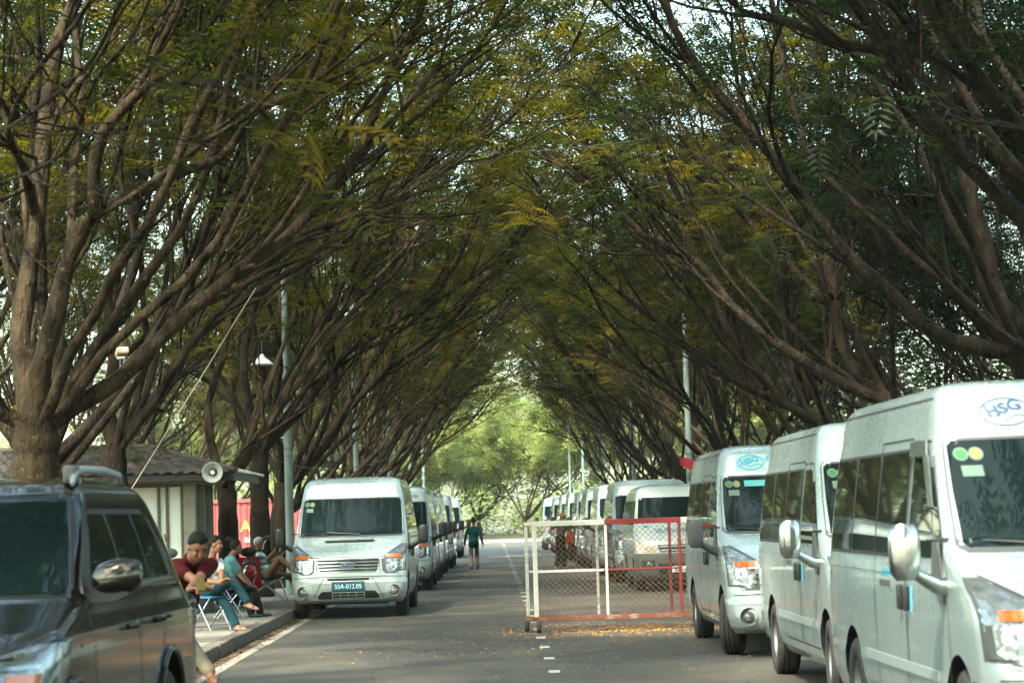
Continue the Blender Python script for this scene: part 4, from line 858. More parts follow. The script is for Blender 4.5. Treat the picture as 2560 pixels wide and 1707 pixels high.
def make_suv(loc, rz):
    v = CV; root = thing('sport_utility_car', 'dark bronze sport utility car at the near left corner, roof rails on top', 'car', loc, rz)
    zs = sorted(set([round(z,4) for z in list(np.arange(.28,1.86,.035)) + [t[0] for t in v.T] + [t[0] for t in v.W] + [1.06,1.10,1.15,1.84,1.855]]))
    obj('body', cut_arches(v.loft(zs, 20), 'body', BRONZE, [(.95,.38),(3.70,.38)], .46, .5, 1.2, BLACK), root)
    def part(name, fn, m, parent=None, smooth=True): b = MB(); fn(b); return b.build(name, m, parent or root, smooth, 40)
    ws = part('windscreen', lambda b: v.fpatch(b, [(1.235,-.72,.72),(1.27,-.755,.755),(1.5,-.70,.70),(1.69,-.645,.645),(1.72,-.61,.61)], .005, 20), GLASS)
    part('windscreen_seal', lambda b: v.fpatch(b, [(1.222,-.75,.75),(1.26,-.785,.785),(1.5,-.725,.725),(1.70,-.668,.668),(1.738,-.63,.63)], .002, 20), BLACK, ws)
    part('wiper', lambda b: b.tube([v.F(.2,1.235,.02), v.F(-.25,1.262,.014), v.F(-.5,1.27,.012)], .009, 5), BLACK, ws)
    part('grille', lambda b: v.fpatch(b, [(.60,-.48,.48),(.88,-.54,.54)], .005, 16), BLACK)
    for z in (.66,.74,.82): part('grille_bar', lambda b: v.fpatch(b, [(z-.014,-.5,.5),(z+.014,-.52,.52)], .018, 16), CHROME)
    part('bonnet_gap', lambda b: (v.fline(b, [(-.88,1.075),(-.7,1.0),(-.3,.965),(.3,.965),(.7,1.0),(.88,1.075)], .012)), GAP, smooth=False)
    part('chrome_brow', lambda b: v.fpatch(b, [(.925,-.86,.86),(.945,-.87,.87)], .012, 30), CHROME)
    for s_ in (-1, 1):
        hl = part('headlight', lambda b: v.fpatch(b, [(.80,.60,.87),(.85,.55,.915),(.95,.60,.925),(1.0,.74,.92),(1.03,.84,.915)], .008, 12, s_), LAMP)
        part('indicator', lambda b: v.fpatch(b, [(.845,.74,.86),(.905,.75,.87)], .014, 6, s_), AMBER, hl)
        part('fog_light', lambda b: b.lathe([(-.02,.07),(-.03,.05),(-.03,.002)], v.F(s_*.66,.50,.004), 'y', 18, closed=False), LAMP)
        # side glass set in a black band with a bright upper frame
        part('window_band', lambda b: v.spatch(b, [(1.235,1.62,4.20),(1.30,1.66,4.34),(1.60,2.16,4.10),(1.665,2.36,3.90)], s_, .002, 10), BLACK)
        for ya, yb, yc, yd in ((1.86,2.72,2.30,2.72),(2.80,3.55,2.80,3.48),(3.62,4.22,3.56,3.98)):
            part('side_window', lambda b: v.spatch(b, [(1.265,ya,yb),(1.45,(ya+yc)/2,(yb+yd)/2+.02),(1.635,yc,yd)], s_, .006, 8), SIDEGLASS)
        part('window_moulding', lambda b: v.sline(b, [(1.66,1.232),(4.30,1.25)], s_, .022, .008), CHROME, smooth=False)
        rl = part('roof_rail', lambda b: b.tube([v.S(2.40,1.80,s_,.0)+Vector((0,0,.0)), v.S(2.52,1.815,s_,.03)+Vector((0,0,.02)), Vector((s_*.61,2.75,1.885)), Vector((s_*.61,3.4,1.89)), Vector((s_*.59,3.95,1.87)), Vector((s_*.57,4.1,1.83))], [.012,.022,.022,.022,.022,.014], 10), mat('rail_silver', (.30,.36,.36), .35, metal=.6))
        part('rail_foot', lambda b: b.box((s_*.60,2.55,1.855), (.07,.16,.10), bevel=.02), GREYP, rl)
        part('panel_gaps', lambda b: (v.sline(b, [(1.55,.45),(1.50,.9),(1.58,1.2)], s_), v.sline(b, [(2.76,1.23),(2.76,.42)], s_), v.sline(b, [(3.58,1.24),(3.56,.95),(3.22,.62),(3.18,.42)], s_), v.sline(b, [(1.55,.42),(3.2,.42)], s_)), GAP, smooth=False)
        part('sill', lambda b: v.spatch(b, [(.32,1.46,3.2),(.42,1.46,3.2)], s_, .012), GREYP)
        part('belt_crease', lambda b: v.spatch(b, [(.985,1.2,4.5),(1.0,1.2,4.5)], s_, .008, 12), BRONZE)
        for y in (2.58,3.42): part('door_handle', lambda b: b.tube([v.S(y-.12,1.03,s_,.0), v.S(y-.09,1.03,s_,.045), v.S(y+.09,1.03,s_,.045), v.S(y+.12,1.03,s_,0)], .018, 8), BRONZE)
        def mir(b):
            c = v.S(1.78,1.26,s_,.0) + Vector((s_*.16,-.02,.05)); q = []
            for t_ in range(9):
                a = math.pi*t_/8; sc = math.sin(a)**.6; q.append([c + Vector((s_*(.135*(-math.cos(a))), .075*sc*math.sin(u)*(1 if math.sin(u) < 0 else .55), .095*sc*math.cos(u)+.015*(-math.cos(a)))) for u in [2*math.pi*j/16 for j in range(17)]])
            b.grid(q)
        mo = part('mirror', mir, BRONZE)
        part('mirror_foot', lambda b: b.prism([(s_*.83,1.18),(s_*1.0,1.19),(s_*1.08,1.23),(s_*.98,1.25),(s_*.80,1.27)], (1.72,1.82), 'y'), BLACK, mo)
        part('mirror_glass', lambda b: b.box(v.S(1.78,1.26,s_,.0)+Vector((s_*.16,.036,.05)), (.20,.02,.13), bevel=.008), GLASS, mo)
        part('rear_light', lambda b: b.box((s_*.74,4.74,1.08), (.2,.06,.16), bevel=.02), mat('red_lens', (.25,.01,.01), .2))
        [part('arch_moulding', lambda b: b.tube([v.S(y+.47*math.cos(a), .38+.47*math.sin(a), s_, .008) for a in [math.pi*j/16 for j in range(17)]], .022, 6), BRONZE) for y in (.95,3.70)]
    part('underbody', lambda b: b.box((0,2.4,.32), (1.4,3.9,.14), bevel=.03), BLACK)
    part('roof_antenna', lambda b: b.tube([(0,3.95,1.83),(0,4.02,1.87)], .012, 6), BLACK)
    put_wheels(root, (.95,3.70), .80, .37, wheel_meshes(.37, .25, .24)); root.scale = (1.03,1.03,1.055)
make_suv((-3.12, 11.3, 0), R(-2.2))
# ---------------------------------------------------------------- lamp posts, kiosk, container, barrier, small street things
GALV = mat('galvanised_green', (0.09,0.13,0.118), .5, metal=.3, col2=(0.12,0.16,0.15), scale=4)
def lamp_post(label, x, y, sx):
    t = thing('lamp_post', label, 'lamp post', (x,y,.10), 0, 'lamp posts along the road')
    b = MB(); b.tube([(0,0,0),(0,0,3),(0,0,6),(0,0,8.4)], [.095,.085,.07,.055], 12); b.build('pole', GALV, t, True)
    b = MB(); b.box((0,0,.02), (.36,.36,.04)); b.tube([(0,0,.0),(0,0,.5)], .11, 12); b.build('base', GALV, t)
    b = MB(); b.tube([(0,0,8.2),(sx*.25,0,8.7),(sx*.9,0,9.0),(sx*1.7,0,9.05)], .035, 8); b.build('arm', GALV, t, True)
    b = MB(); b.box((sx*1.95,0,9.05), (.6,.24,.11), bevel=.04); b.build('lamp_head', GREYP, t)
    for k, z in enumerate((2.9,3.05)):
        b = MB(); b.lathe([(z,.098),(z+.025,.098)], axis='z', n=14); b.build('band', GREYP, t)
for i, y in enumerate((50.6,76,101,127,152)): lamp_post('%s green-grey lamp post from the front on the left pavement' % ORD[i], -4.22, y, 1)
for i, y in enumerate((66,91.5,116,142,166)): lamp_post('%s green-grey lamp post from the front behind the right-hand vans' % ORD[i], 5.42, y, -1)

# kiosk
CREAM = mat('kiosk_paint', (0.19,0.19,0.155), .7, col2=(0.12,0.105,0.08), scale=3.5, lo=.5, hi=.75)
TIN = mat('old_tin', (0.034,0.037,0.032), .7, metal=.1, col2=(0.036,0.022,0.013), scale=3, bump=.2)
k = thing('kiosk', 'pale guard kiosk with glazed front and corrugated leaf-strewn roof', 'kiosk')
KX0, KX1, KY0, KY1 = -10.6, -5.05, 40.6, 43.3
def kb(name, c, d, m=CREAM, parent=None, bevel=.008): b = MB(); b.box(c, d, bevel=bevel); return b.build(name, m, parent or k)
kb('base_wall', ((KX0+KX1)/2, KY0, .45), (KX1-KX0-.02, .14, .72)); kb('base_wall', (KX1, (KY0+KY1)/2, .45), (.14, KY1-KY0-.16, .72)); kb('rear_wall', ((KX0+KX1)/2, KY1, 1.3), (KX1-KX0, .12, 2.4), mat('inner_wall', (.30,.32,.27), .8))
kb('floor', ((KX0+KX1)/2, (KY0+KY1)/2, .10), (KX1-KX0-.2, KY1-KY0-.2, .1))
for x in (KX0, -8.3, -6.95, KX1): kb('post', (x, KY0-.004, 1.45), (.13 if x != KX1 else .2, .17, 2.1))
for y in (KY0+1.35, KY1): kb('post', (KX1+.003, y, 1.45), (.15,.12,2.1))
kb('beam', ((KX0+KX1)/2, KY0, 2.42), (KX1-KX0+.16, .19, .16)); kb('beam', (KX1+.002, (KY0+KY1)/2+.1, 2.42), (.19, KY1-KY0, .158))
CURT = mat('white_blind', (0.60,0.65,0.61), .8, col2=(0.50,0.56,0.52), scale=1.5, stretch=(6,1,.3))
FRAME = mat('brown_frame', (0.10,0.075,0.055), .6); PANE = mat('kiosk_glass', (0.05,0.075,0.065), .06, spec=.8)
for a, c in ((KX0+.07,-8.37),(-8.23,-7.02),(-6.88,KX1-.1)):
    w = kb('window', ((a+c)/2, KY0+.02, 1.58), (c-a-.08, .02, 1.5), CURT, bevel=0)
    for x in (a+.03, c-.03, c-.42, c-.28): kb('frame_bar', (x, KY0-.02, 1.58), (.045,.05,1.52), FRAME, w)
    for z in (.84, 2.31): kb('frame_bar', ((a+c)/2, KY0-.022, z), (c-a-.08,.05,.045), FRAME, w)
    b = MB(); b.tube([(c-.32,KY0-.05,1.5),(c-.32,KY0-.09,1.5),(c-.30,KY0-.09,1.38)], .011, 6); b.build('handle', BLACK, w)
for a, c in ((KY0+.12,KY0+1.28),(KY0+1.42,KY1-.07)):
    w = kb('window', (KX1-.02, (a+c)/2, 1.58), (.02, c-a-.04, 1.5), PANE, bevel=0)
    for y in (a+.03, (a+c)/2, c-.03): kb('frame_bar', (KX1+.012, y, 1.58), (.05,.05,1.52), CREAM, w)
b = MB(); b.box((KX1-.35, KY0-.012, 1.0), (.16,.18,.9)); 
def slope(name, e0, e1, r0, r1, n):      # corrugated roof slope from the eave e0-e1 to the ridge r0-r1
    b = MB(); e0, e1, r0, r1 = map(Vector, (e0,e1,r0,r1)); P = []; nrm = (e1-e0).cross(r0-e0).normalized(); nrm = nrm if nrm.z > 0 else -nrm
    for i in range(n+1):
        t = i/n; o = nrm*(.022*math.cos(i*math.pi/2)); P.append([e0.lerp(e1,t)+o, e0.lerp(e1,t).lerp(r0.lerp(r1,t),.5)+o, r0.lerp(r1,t)+o])
    Q = [[p-nrm*.006 for p in r_] for r_ in P]; b.grid(P); b.grid(Q); return b
rf = slope('roof', (-11.8,39.5,2.50), (-4.15,39.5,2.50), (-11.8,42.0,3.0), (-5.9,42.0,3.0), 150).build('roof', TIN, k, True)
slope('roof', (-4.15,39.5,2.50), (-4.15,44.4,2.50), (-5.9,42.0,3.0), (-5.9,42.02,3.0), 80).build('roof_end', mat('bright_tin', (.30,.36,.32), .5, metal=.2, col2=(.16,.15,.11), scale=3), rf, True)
slope('roof', (-11.8,44.4,2.50), (-4.15,44.4,2.50), (-11.8,42.0,3.0), (-5.9,42.0,3.0), 60).build('roof_back', TIN, rf, True)
b = MB(); b.tube([(-11.8,42,3.02),(-5.9,42,3.02)], .05, 8); b.tube([(-5.9,42,3.02),(-4.15,39.5,2.52)], .045, 8); b.build('ridge_cap', TIN, rf)
kb('fascia', (-7.95,39.62,2.42), (7.5,.03,.12), BLACK, rf); kb('fascia', (-4.25,41.95,2.42), (.03,4.7,.12), BLACK, rf); kb('ceiling', (-7.9,41.9,2.515), (7.2,4.6,.03), BLACK, rf)
# dry leaves and creeper on the roof
g = TreeGen(77, leafscale=1); r_ = random.Random(8)
for i in range(1100):
    t = r_.random(); x = r_.uniform(-11.6,-4.6); y = 39.5+2.4*t
    if x > -4.3-1.6*t: continue
    g.leaf.append((Vector((x, y, 2.53+.2*(y-39.5)+r_.uniform(0,.05))), Vector((r_.uniform(-1,1), r_.uniform(-1,.3), r_.uniform(-.1,.2))).normalized(), r_.uniform(.08,.2)))
tag(obj('fallen_leaves', g.crown_mesh('fallen_leaves', mat('dry_leaves', (0.06,0.03,0.012), .9, col2=(0.03,0.02,0.012), scale=5), True), rf), kind='stuff')
g = TreeGen(78); 
for i in range(150): x = r_.gauss(-6.3,.7); g.leaf.append((Vector((x, r_.uniform(39.6,41.8), 2.62+r_.uniform(.1,.45))), Vector((r_.uniform(-1,1), r_.uniform(-1,.3), r_.uniform(-.3,.3))).normalized(), r_.uniform(.2,.34)))
tag(obj('creeper', g.crown_mesh('creeper', LEAF, True), rf), kind='stuff')

# shipping container behind the trees
RED = mat('faded_red_steel', (0.20,0.032,0.035), .55, col2=(0.26,0.06,0.06), scale=1.5)
ct = thing('shipping_container', 'faded red corrugated shipping container behind the roadside trees', 'container', (-13.0,95,0))
P = []; n = 150
for i in range(n+1):
    ph = (i % 6); o = [0,0,.035,.035,.035,0][ph]; P.append([(6.2*i/n, -o, .12), (6.2*i/n, -o, 2.5)])
b = MB(); b.grid(P); b.build('side_panel', RED, ct)
b = MB(); b.box((3.1,1.25,1.32), (6.2,2.38,2.38)); b.build('body', RED, ct)
for z in (.1,2.52): b = MB(); b.box((3.1,-.02,z), (6.3,.12,.14)); b.build('rail', RED, ct)
for x in (.02,6.18): b = MB(); b.box((x,-.03,1.3), (.14,.14,2.5)); b.build('corner_post', RED, ct)
YEL = mat('yellow_print', (.42,.27,.06), .6); WPR = mat('white_print_2', (.40,.37,.36), .6)
lettering('ARI', .62, YEL, ct, lambda x, y: Vector((3.62+x, -.042, 1.50+y)), bold=True)
lettering('aine', .40, WPR, ct, lambda x, y: Vector((3.62+x, -.042, 1.02+y)), bold=True)
b = MB(); b.box((6.0,-.045,1.55), (.34,.012,.5)); b.build('yellow_patch', YEL, ct)

# loud hailer, flood lamp, small lamp, camera
h = thing('horn_loudspeaker', 'grey horn loudspeaker hanging under the kiosk eave', 'loudspeaker', (at(533,1181,39.45)))
b = MB(); b.lathe([(-.10,.165),(-.105,.160),(-.02,.085),(.10,.045),(.16,.04)], (0,0,0), 'y', 28, closed=False); b.lathe([(-.104,.168),(-.10,.172),(-.09,.165)], (0,0,0), 'y', 28, closed=False); b.build('bell', mat('horn_grey', (.30,.33,.30), .5), h, True)
b = MB(); b.lathe([(-.09,.02),(-.08,.035),(.12,.03)], (0,0,0), 'y', 14); b.build('driver', mat('horn_pale', (.55,.58,.54), .4), h, True)
b = MB(); b.lathe([(.12,.06),(.24,.06),(.26,.03)], (0,0,0), 'y', 16); b.tube([(0,.16,0),(0,.17,.16)], .015, 6); b.build('bracket', GREYP, h)
f = thing('flood_lamp', 'orange and grey flood lamp fixed to the slim dark tree', 'lamp', at(305,880,35.2))
b = MB(); b.box((0,0,0), (.18,.30,.10), rot=Matrix.Rotation(R(14),3,'Z') @ Matrix.Rotation(R(-10),3,'X'), bevel=.03); b.build('housing', mat('orange_cap', (.35,.16,.07), .5, col2=(.6,.55,.45), scale=5), f)
b = MB(); b.box((.0,-.02,-.09), (.14,.16,.05), bevel=.02); b.build('lens', LAMP, f)
b = MB(); b.tube([(0,.05,-.05),(-.02,.12,-.16),(-.06,.3,-.2)], .02, 6); b.build('bracket', GREYP, f)
l2 = thing('cone_lamp', 'small pale cone lamp hanging among the branches left of the green post', 'lamp', at(655,900,46))
b = MB(); b.lathe([(.12,.03),(.06,.06),(-.08,.22),(-.09,.21),(.04,.05)], (0,0,0), 'z', 20, closed=False); b.build('shade', mat('pale_shade', (.50,.58,.55), .5), l2, True)
b = MB(); b.tube([(0,0,.12),(0,0,.5)], .012, 6); b.build('stem', GREYP, l2)
cc = thing('security_camera', 'small white security camera on the left green lamp post', 'camera', at(694,1087,50.4))
b = MB(); b.tube([(0,-.12,-.01),(0,.12,.02)], .05, 12); b.build('housing', WHITE, cc, True)
b = MB(); b.lathe([(-.125,.035),(-.135,.03),(-.135,.002)], (0,0,0), 'y', 14, closed=False); b.build('lens', BLACK, cc)
b = MB(); b.tube([(0,.08,0),(.06,.12,-.05),(.14,.14,-.06)], .016, 6); b.build('bracket', WHITE, cc)
# cables
def cable(name, label, pts, r, m): 
    b = MB(); b.tube(pts, r, 5); tag(b.build(name, m, None, True), label, 'cable')
CAB = mat('cable_sheath', (.04,.04,.035), .6); PALE = mat('pale_cable', (.20,.18,.15), .6)
cable('overhead_cable', 'thin cable strung across the road between the tree rows', [at(x, y, 33) for x, y in ((215,330),(400,356),(640,374),(900,384),(1180,385),(1380,376),(1560,356),(1740,325),(1960,286))], .005, CAB)
cable('stay_wire', 'pale slanting stay wire rising from behind the dark car', [at(x, y, 31) for x, y in ((318,1240),(420,1075),(520,915),(590,800),(640,720))], .007, PALE)
for i, (x0, y0, x1, y1, Y, sag, tx) in enumerate([(690,1150,1000,1130,51,.3,'low cable sagging from the left green post towards the trees'),(1710,900,1300,925,66,.2,'dark cable running across from the right green post')]):
    a, c = at(x0,y0,Y), at(x1,y1,Y+8); cable('cable', tx, [a.lerp(c,t/10)-Vector((0,0,sag*4*(t/10)*(1-t/10))) for t in range(11)], .009, CAB)
# red flag on the right post
fl = thing('flag', 'small red flag beside the right green lamp post', 'flag', at(1728,1150,65.6))
b = MB(); b.grid([[(-.30+.10*i, .05*math.sin(i*1.3), .10-.02*i-.22*j/3-.01*i*j) for j in range(4)] for i in range(8)]); b.build('cloth', mat('red_cloth', (.14,.006,.01), .8), fl, True)
b = MB(); b.tube([(.42,0,-.7),(.42,0,.2)], .012, 6); b.build('staff', GREYP, fl)

# rolling barrier
GW = mat('barrier_white', (0.30,0.31,0.275), .6, col2=(0.18,0.10,0.05), scale=5, lo=.60, hi=.78)
GR = mat('barrier_red', (0.15,0.010,0.015), .55, col2=(0.09,0.016,0.011), scale=7)
GRU = mat('barrier_rust', (0.09,0.03,0.016), .8, col2=(0.20,0.16,0.13), scale=6, lo=.5, hi=.75)
gt = thing('rolling_barrier', 'red and white rolling barrier with wire mesh standing across the road', 'barrier', (.55,33.9,0), R(.4))
def gb(name, c, d, m): b = MB(); b.box(c, d, bevel=.006); return b.build(name, m, gt)
LEN = 3.75
for fy, ox, th in ((0,0,.066),(.34,-.11,.05)):
    for x, m, w in ((.033,GW,th),(1.03,GW,.038),(2.06,GR,.042),(3.1,GW,.042),(LEN,GW,th)): gb('post', (x+ox, fy, .845), (w,.045,1.26), m)
    for x0, x1, m in ((0,1.02,GW),(1.02,2.085,GR),(2.085,LEN,GW)):
        gb('top_rail', ((x0+x1)/2+ox, fy, 1.512), (x1-x0-.004, .06, .075 if fy == 0 else .05), m)
        gb('mid_rail', ((x0+x1)/2+ox, fy+.002, .845), (x1-x0-.05, .035, .034 if m is not GR else .022), m)
    gb('bottom_rail', (LEN/2+ox, fy, .19), (LEN+.06, .06, .062), GRU)
for x in (.033, 1.03, 2.06, 3.1, LEN): gb('cross_piece', (x-.055,.17,1.51), (.035,.28,.035), GW); gb('cross_piece', (x-.055,.17,.19), (.035,.28,.035), GRU)
b = MB(); z0, z1, x0, x1 = .225, 1.47, .07, LEN-.05; hh = z1-z0; pw = .082; sl = .95
for s_ in (1,-1):
    kx = -hh/sl
    c = x0 - hh/sl
    while c < x1 + hh/sl:
        xa, xb = (c, c+hh/sl) if s_ > 0 else (c+hh/sl, c); t0, t1 = 0.0, 1.0
        dx = xb-xa
        lo_, hi_ = sorted(((x0-xa)/dx, (x1-xa)/dx)); t0, t1 = max(0, lo_), min(1, hi_)
        if t1-t0 > .02: b.tube([(xa+dx*t0, .012*s_*.3, z0+hh*t0), (xa+dx*t1, .012*s_*.3, z0+hh*t1)], .0034, 3, cap=False)
        c += pw
tag(b.build('wire_mesh', mat('rusty_wire', (.10,.065,.04), .7, metal=.3), gt, fixn=False), kind='stuff')
for x, y in ((.06,.0),(-.10,.34),(LEN-.05,0),(LEN-.16,.34)):
    w = MB(); w.lathe([(-.025,.03),(-.03,.075),(-.02,.082),(.02,.082),(.03,.075),(.025,.03)], (x,y,.082), 'x', 20); o = w.build('castor', RUBBER, gt, True)
    w = MB(); w.box((x,y,.165), (.08,.06,.02)); w.box((x-.038,y,.125), (.006,.05,.09)); w.box((x+.038,y,.125), (.006,.05,.09)); w.build('fork', GREYP, o)

# fallen blossom on the road and litter in the gutter
def scatter(name, label, n, fn, m, seed, size):
    r_ = np.random.default_rng(seed); V = []; Fc = []
    for i in range(n):
        x, y, z = fn(r_); a = r_.uniform(0,6.28); s_ = size*r_.uniform(.5,1.3); t = r_.uniform(-.25,.25); o = len(V)
        ux, uy = math.cos(a)*s_, math.sin(a)*s_
        V += [(x-ux,y-uy,z+.002), (x-uy*.6,y+ux*.6,z+.004+abs(t)*s_), (x+ux,y+uy,z+.003+abs(t)*s_*2), (x+uy*.6,y-ux*.6,z+.004)]; Fc.append((o,o+1,o+2,o+3))
    b = MB(); b.v = V; b.f = Fc; b.m = [0]*len(Fc); tag(b.build(name, m, fixn=False), label, 'petals' if 'petal' in name else 'leaves', kind='stuff')
PET = mat('orange_petal', (0.52,0.19,0.012), .7, col2=(0.58,0.30,0.02), scale=.7)
def petals(r_):
    while True:
        x, y = (r_.normal(2.0,1.1), r_.normal(34.3,.9)) if r_.random() < .68 else (r_.normal(.6,1.6), r_.normal(32.5,3.2))
        if KL+.3 < x < KR: return x, y, .003
scatter('fallen_petals', 'orange blossom petals scattered on the road round the barrier', 3600, petals, PET, 3, .016)
scatter('fallen_leaves', 'dry brown leaf litter lying along the left gutter', 2200, lambda r_: (KL+abs(r_.normal(0,.14)), r_.uniform(19,60), .005), mat('gutter_leaf', (0.10,0.055,0.022), .9, col2=(.05,.03,.014), scale=2), 4, .028)
scatter('fallen_leaves', 'small dry leaf specks lying over the open road', 3800, lambda r_: (r_.uniform(KL+.3,KR-.2), r_.uniform(17,62), .003), mat('road_leaf', (0.12,0.09,0.04), .9, col2=(.15,.11,.03), scale=2), 5, .014)

# folding chairs
STEEL = mat('steel_tube', (.36,.38,.37), .25, metal=.9)
def folding_chair(label, loc, rz, seat, back, bm=None):
    t = thing('folding_chair', label, 'chair', loc, rz, 'chairs on the left pavement')      # faces +x
    for y in (-.2,.2):
        b = MB(); b.tube([(.20,y,.0),(-.08,y,.46),(-.22,y,.86)], .011, 8); b.build('frame_tube', STEEL, t, True)
        b = MB(); b.tube([(-.22,y*.92,.0),(.17,y*.92,.45)], .011, 8); b.build('leg', STEEL, t, True)
    for x, z in ((.17,.08),(-.18,.05)): b = MB(); b.tube([(x,-.2,z),(x,.2,z)], .009, 6); b.build('cross_bar', STEEL, t)
    b = MB(); b.box((.0,0,.465), (.40,.38,.035), bevel=.015); b.build('seat', seat, t)
    b = MB(); b.box((-.185,0,.75), (.03,.38,.24), rot=Matrix.Rotation(R(-15),3,'Y'), bevel=.012); b.build('backrest', back, t)
    return t
NAVY = mat('navy_vinyl', (.012,.03,.045), .5); BLUEV = mat('blue_vinyl', (.02,.11,.19), .5)
folding_chair('steel folding chair with blue back under the white shirted person', (-4.02,34.42,.155), R(-38), BLUEV, BLUEV)
folding_chair('steel folding chair under the person in the pale blue shirt', (-4.22,38.62,.155), R(15), NAVY, NAVY)
lc = thing('lounge_chair', 'steel lounge chair under the person in the striped shirt', 'chair', (-4.36,46.0,.155), R(5), 'chairs on the left pavement')
for y in (-.26,.26):
    for pts in ([(.42,y,0),(-.30,y,.62)], [(-.50,y,.02),(.38,y,.46)], [(.30,y,.44),(.46,y,0)]):
        b = MB(); b.tube(pts, .013, 8); b.build('leg', STEEL, lc, True)
b = MB(); b.grid([[(x, y, z) for y in (-.25,0,.25)] for x, z in ((.44,.46),(.25,.42),(0,.39),(-.12,.42),(-.32,.66),(-.52,1.0))]); b.grid([[(x, y, z-.012) for y in (-.25,0,.25)] for x, z in ((.44,.46),(.25,.42),(0,.39),(-.12,.42),(-.32,.66),(-.52,1.0))]); b.build('sling', NAVY, lc, True)
st = thing('stool', 'low dark stool beside the parked vans on the right', 'stool', (2.42,75.0,0))
b = MB(); b.box((0,0,.42), (.34,.34,.04), bevel=.01); b.build('seat', NAVY, st)
for x in (-.14,.14):
    for y in (-.14,.14): b = MB(); b.tube([(x*1.15,y*1.15,0),(x,y,.41)], .014, 8); b.build('leg', STEEL, st)

# motorbikes
def motorbike(label, loc, rz, col, seatm=BLACK):
    t = thing('motorbike', label, 'motorbike', loc, rz, 'motorbikes on the left side')      # faces +x
    tyre = MB(); tyre.lathe([(-.035,.20),(-.045,.25),(-.02,.285),(.02,.285),(.045,.25),(.035,.20)], (0,0,0), 'y', 28, closed=False); tm = tyre.mesh('tyre', RUBBER, True)
    rim = MB(); rim.lathe([(-.03,.205),(.03,.205)], (0,0,0), 'y', 24, closed=False); rim.lathe([(-.05,.04),(.05,.04)], (0,0,0), 'y', 12)
    for q in range(6): a = q*math.pi/3; rim.tube([(0,0,0),(.2*math.cos(a),0,.2*math.sin(a))], .012, 5)
    rm = rim.mesh('rim', RIM)
    for x in (0,1.24):
        w = bpy.data.objects.new('wheel', None); C.objects.link(w); w.parent = t; w.location = (x,0,.285); obj('tyre', tm, w); obj('rim', rm, w)
    def P(name, fn, m, par=None, sm=True): b = MB(); fn(b); return b.build(name, m, par or t, sm, 50)
    P('front_fork', lambda b: (b.tube([(1.24,-.06,.29),(1.12,-.06,.62)], .02, 8), b.tube([(1.24,.06,.29),(1.12,.06,.62)], .02, 8), b.tube([(1.14,0,.6),(1.02,0,.92)], .028, 8)), STEEL)
    P('front_mudguard', lambda b: b.grid([[(1.24+.31*math.cos(a), y, .285+.31*math.sin(a)) for y in (-.06,0,.06)] for a in [R(20+10*j) for j in range(14)]]), col)
    P('leg_shield', lambda b: b.grid([[(1.05-.10*abs(y)*4+.06*(z-.5), y*(1.1-.2*z), z) for y in (-.22,-.12,0,.12,.22)] for z in (.32,.45,.6,.75,.88)]), col)
    P('body', lambda b: (b.ell((.15,0,.60), (.42,.13,.15)), b.ell((.55,0,.42), (.34,.10,.16)), b.ell((-.18,0,.70), (.22,.09,.09))), col)
    P('engine', lambda b: (b.ell((.50,0,.28), (.22,.13,.12)), b.tube([(.5,.14,.24),(.1,.15,.24),(-.2,.16,.30)], .045, 10)), GREYP)
    P('seat', lambda b: (b.ell((.10,0,.78), (.42,.13,.055)), b.ell((.36,0,.76), (.2,.11,.05))), seatm)
    hb = P('handlebar', lambda b: (b.tube([(.98,-.34,.99),(1.0,-.18,1.0),(1.02,0,.96),(1.0,.18,1.0),(.98,.34,.99)], .016, 8), b.ell((1.05,0,.97), (.11,.15,.09))), BLACK)
    P('headlight', lambda b: b.ell((1.13,0,.97), (.05,.09,.06)), LAMP, hb)
    for y in (-1,1):
        mr = P('mirror', lambda b: b.ell((.96,y*.34,1.22), (.025,.075,.05)), GREYP); P('mirror_stem', lambda b: b.tube([(.99,y*.26,1.0),(.98,y*.28,1.1),(.965,y*.33,1.19)], .008, 6), STEEL, mr)
    P('rear_lamp', lambda b: b.ell((-.40,0,.66), (.04,.08,.05)), mat('red_lens', (.25,.01,.01), .2))
    [P('stand', lambda b: b.tube([(.45,q*.12,.28),(.36,q*.20,0)], .014, 6), STEEL) for q in (-1, 1)]
    return t
REDP = mat('red_bike_paint', (.33,.015,.02), .25, coat=.8); TEALB = mat('teal_bike_paint', (.02,.12,.14), .3, coat=.8); DKB = mat('dark_bike_paint', (.02,.022,.022), .3, coat=.8)
motorbike('teal and red motorbike standing behind the dark car at the kerb', (-2.98,20.75,.0), R(-96), TEALB)
motorbike('dark motorbike with round mirrors behind the dark car', (-3.95,24.6,.155), R(-60), DKB)
motorbike('red motorbike parked on the pavement past the blue shirted person', (-4.30,42.9,.155), R(97), REDP)
